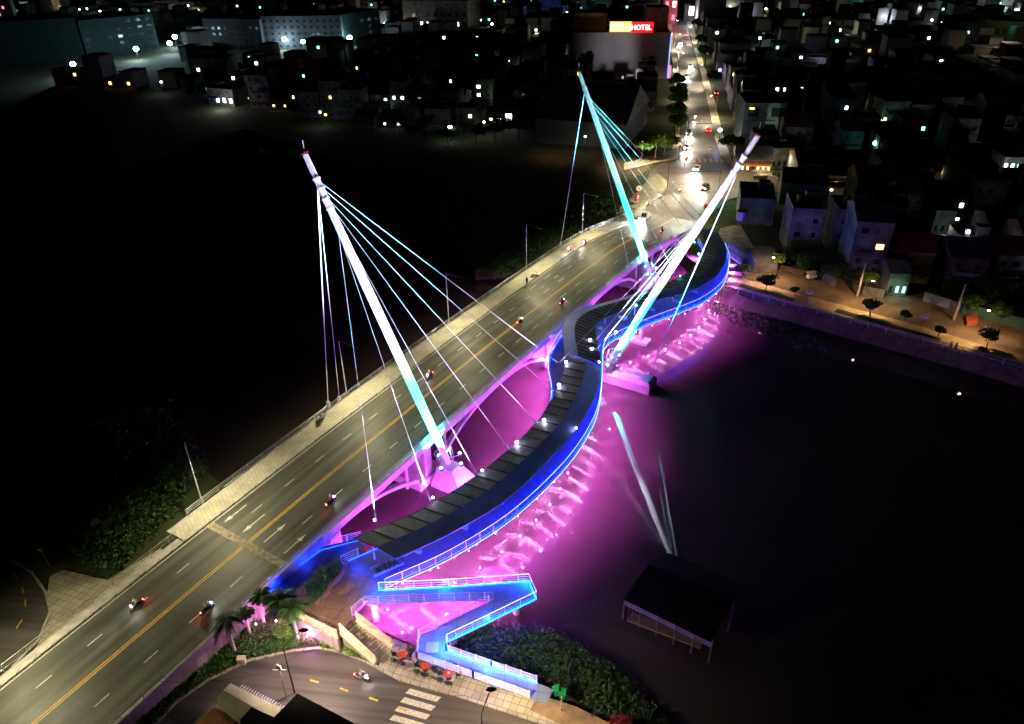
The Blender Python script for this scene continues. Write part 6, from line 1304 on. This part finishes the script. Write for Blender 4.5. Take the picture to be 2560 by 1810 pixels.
def car(loc, rz, colr, label, group=None, pw=3000, kind='car'):
    e = empty('car', loc, label, 'car', group, rz); hgt_ = 1.45 if kind == 'car' else 1.8
    prof = [(-2.1, .35), (-2.12, .62), (-1.9, .78), (-1.05, .92), (-.35, hgt_ - .05), (.2, hgt_), (1.2, hgt_ - .03), (1.75, .98), (2.1, .9), (2.12, .4)]
    q = MB(); n = len(prof); vs = []
    for x, k in ((-.86, 1), (.86, 1)): vs += [(x * (.82 if z > 1.0 else 1), y, z) for y, z in prof]
    q.add(vs, [tuple(range(n)), tuple(range(2 * n - 1, n - 1, -1))] + [(i, n + i, n + (i + 1) % n, (i + 1) % n) for i in range(n)]); addp(e, q, 'body', PL[colr])
    q = MB(); q.add([(-.66, -1.0, .97), (.66, -1.0, .97), (.62, -.38, hgt_ - .08), (-.62, -.38, hgt_ - .08)], [(0, 1, 2, 3)]); 
    for v in range(len(q.v)): q.v[v] = (q.v[v][0], q.v[v][1] - .03, q.v[v][2] + .02)
    addp(e, q, 'windscreen', WD)
    q = MB()
    for s_ in (-1, 1): q.add([(.80 * s_, -.75, .98), (.80 * s_, 1.45, .98), (.722 * s_, 1.1, hgt_ - .1), (.722 * s_, -.3, hgt_ - .1)], [(0, 1, 2, 3)])
    addp(e, q, 'side_window', WD)
    for x in (-.8, .8):
        for y in (-1.35, 1.35): q = MB(); q.tube((x - .1, y, .33), (x + .1, y, .33), .33, n=14); w_ = addp(e, q, 'wheel', TY); q = MB(); q.tube((x - .11, y, .33), (x + .11, y, .33), .18, n=10); r_ = addp(e, q, 'rim', GMETAL); r_.parent = w_
        q = MB(); q.ell((x * .8, -2.1, .66), (.17, .08, .1), 8, 5); addp(e, q, 'headlight', HL); q = MB(); q.ell((x * .8, 2.1, .74), (.16, .06, .09), 8, 5); addp(e, q, 'tail_light', TLm)
    M3 = Matrix.Rotation(rz, 3, 'Z'); fw = M3 @ Vector((0, -1, 0)); sd = M3 @ Vector((1, 0, 0)); L0 = Vector(loc)
    for s_ in (-.6, .6): light('SPOT', L0 + fw * 2.3 + sd * s_ + Vector((0, 0, .66)), pw, (1, .97, .9), size=.12, aim=L0 + fw * 12 + sd * s_, angle=70, blend=.8)
    light('POINT', L0 - fw * 2.6 + Vector((0, 0, .7)), 30, (1, .04, .02), size=.1)
    return e
car(onb(1612, 548), TOW, 'white', 'white car with glaring headlights coming onto the bridge behind the cyan mast', pw=40000, kind='suv')
def avrz(d): return -R(10.1) + (0 if d > 0 else math.pi)
car(at(1742, 425, FZ + .02), -R(25), 'white', 'white car with glaring headlights in the middle of the junction', pw=14000)
car(at(1762, 472, FZ + .02), -R(30), 'dark', 'dark car turning at the junction toward the bridge', pw=3500)
for i, (px, py, d, c_, k_, lab) in enumerate([(1716, 372, 1, 'white', 'car', 'white car waiting at the zebra crossing'), (1722, 335, 1, 'dark', 'car', 'dark car second behind the zebra crossing'), (1715, 195, 1, 'white', 'suv', 'white car on the avenue level with the pink hotel panel'), (1726, 168, 1, 'dark', 'car', 'dark car on the avenue with amber headlights near the violet shop'), (1770, 328, -1, 'red', 'car', 'red car driving away on the right side of the avenue'), (1700, 110, 1, 'dark', 'car', 'dark car far up the avenue on the left'), (1713, 90, -1, 'white', 'car', 'white car far up the avenue on the right'), (1790, 215 + 20, -1, 'dark', 'suv', 'dark car parked beside the round dark tree')]):
    p = at(px, py, FZ + .02); car(p, avrz(d), c_, lab, 'cars on the avenue', pw=8000 if d > 0 else 800, kind=k_)
for i, (px, py, d, c_, lab) in enumerate([(1735, 300, 1, 'blue', 'blue motorbike on the avenue beyond the zebra crossing'), (1775, 375, -1, 'red', 'red motorbike entering the avenue right of the zebra crossing'), (1650, 495, 1, 'white', 'white motorbike leaving the junction next to the corner pavement'), (1700, 480, 1, 'dark', 'dark motorbike in the middle of the junction'), (1825, 440, -1, 'blue', 'blue motorbike turning into the street by the restaurant'), (1620, 515, 1, 'dark', 'dark motorbike at the kerb where the bridge begins')]):
    motorbike(at(px, py, FZ + .03), avrz(d) - (.5 if py > 430 else 0), c_, lab, True, (cl[i % 4], 'helmeted rider of the ' + lab), pw=1500)
# traffic signals
def signal(px, h, armv, heads, label):
    p = at(*px, FZ + .1); e = empty('traffic_light', p, label, 'traffic light'); q = MB(); q.tube(p, p + Vector((0, 0, h)), .1, .07, 8); q.build('pole', DMETAL, e)
    tip = p + Vector((0, 0, h - .3)) + armv; q = MB(); q.path([p + Vector((0, 0, h - .5)), tip], .06, 5); q.build('arm', DMETAL, e)
    for c, col in [(tip, heads), (p + Vector((.3, -.3, h * .45)), heads)]:
        q = MB(); q.box(c + Vector((0, 0, -.3)), (.5, .35, 1.2)); hd_ = q.build('signal_head', BLACKM, e)
        for k, (nm, cc_) in enumerate((('red', (1, .05, .03)), ('amber', (1, .6, .05)), ('green', (.05, 1, .6)))):
            lit_ = nm == col; q = MB(); q.ell(c + Vector((-.05, -.2, .1 - k * .38)), (.17, .08, .17), 8, 5); x = q.build('lens', glow('signal_' + nm, cc_, 40) if lit_ else mat('signal_off_' + nm, tuple(v * .06 for v in cc_), .3, var=0), hd_)
        light('POINT', c + Vector((-.2, -.9, -.3)), 420, {'red': (1, .05, .03), 'green': (.05, 1, .6)}[col], size=.2)
signal((1793, 500), 8.5, Vector((-6, -.5, 0)), 'green', 'traffic light with green lamps and long arm right of the junction')
signal((1718, 415) if 0 else (1716 - 5, 418), 7.5, Vector((-2, 0, 0)), 'red', 'traffic light showing red at the left corner of the zebra crossing')
q = MB(); p = at(1716, 362, FZ); e = empty('overhead_gantry', p, 'dark overhead sign gantry spanning the avenue entrance', 'gantry'); q.tube(p, p + Vector((0, 0, 8)), .14, n=7); q.build('post', DMETAL, e); q = MB(); q.beam(p + Vector((-3, 0, 7.2)), p + Vector((8.5, 0, 7.2)), .15, .15); q.beam(p + Vector((-3, 0, 8)), p + Vector((3, 0, 8)), .12, .12); q.build('crossbeam', DMETAL, e)
# barriers
def drum(px, z, lab, sc=1.0):
    p = at(*px, z); e = empty('traffic_barrel', p, lab, 'barrel')
    q = MB(); q.path([p, p + Vector((0, 0, .12)), p + Vector((0, 0, 1.1 * sc))], [.42 * sc, .36 * sc, .28 * sc], 12); q.build('body', mat('barrier_red', (.6, .06, .02), .4, var=.1), e)
    q = MB()
    for k in (.35, .7): q.path([p + Vector((0, 0, k * sc)), p + Vector((0, 0, (k + .16) * sc))], [.37 * sc * (1 - k * .2), .35 * sc * (1 - k * .2)], 12)
    q.build('white_band', WMETAL, e); return e
drum((1592, 500), FZ + 1.2, 'red and white striped warning post on the corner pavement', 1.5)
p = at(1596, 492, FZ + 1.2); e = empty('round_sign', p, 'round orange and white sign behind the striped warning post', 'sign'); q = MB(); q.tube(p, p + Vector((0, 0, 1.9)), .05, n=5); q.build('post', GMETAL, e); q = MB(); q.path([p + Vector((0, -.02, 2.4)), p + Vector((0, .05, 2.4))], [.75, .75], 18); q.build('disc', WMETAL, e); q = MB(); q.box(p + Vector((0, -.08, 2.4)), (1.1, .04, .35), rot=Matrix.Rotation(.8, 3, 'Y')); q.build('orange_bar', mat('orange_paint', (.7, .15, .02), .5, var=0), e)
for px, lab in (((1768, 520), 'red plastic barrier at the road edge, behind the white mast'), ((1766, 540), 'second red plastic barrier nearer to the footbridge canopy')):
    p = at(*px, FZ + .4); e = empty('water_barrier', p, lab, 'barrier'); q = MB(); q.prism([p + Vector(v) for v in ((-.9, -.3, 0), (.9, -.3, 0), (.9, .3, 0), (-.9, .3, 0))], p.z, p.z + .35); q.box(p + Vector((0, 0, .65)), (1.8, .3, .65)); q.build('body', mat('barrier_red', (.6, .06, .02), .4, var=.1), e)
    for dx in (-.6, .6): q = MB(); q.tube(p + Vector((dx, 0, .95)), p + Vector((dx, 0, 1.5)), .09, .03, 8); q.build('marker_cone', mat('barrier_red', (.6, .06, .02), .4), e)
for ix, (px, lab) in enumerate([((2150, 990 - 380), '')][:0]): pass
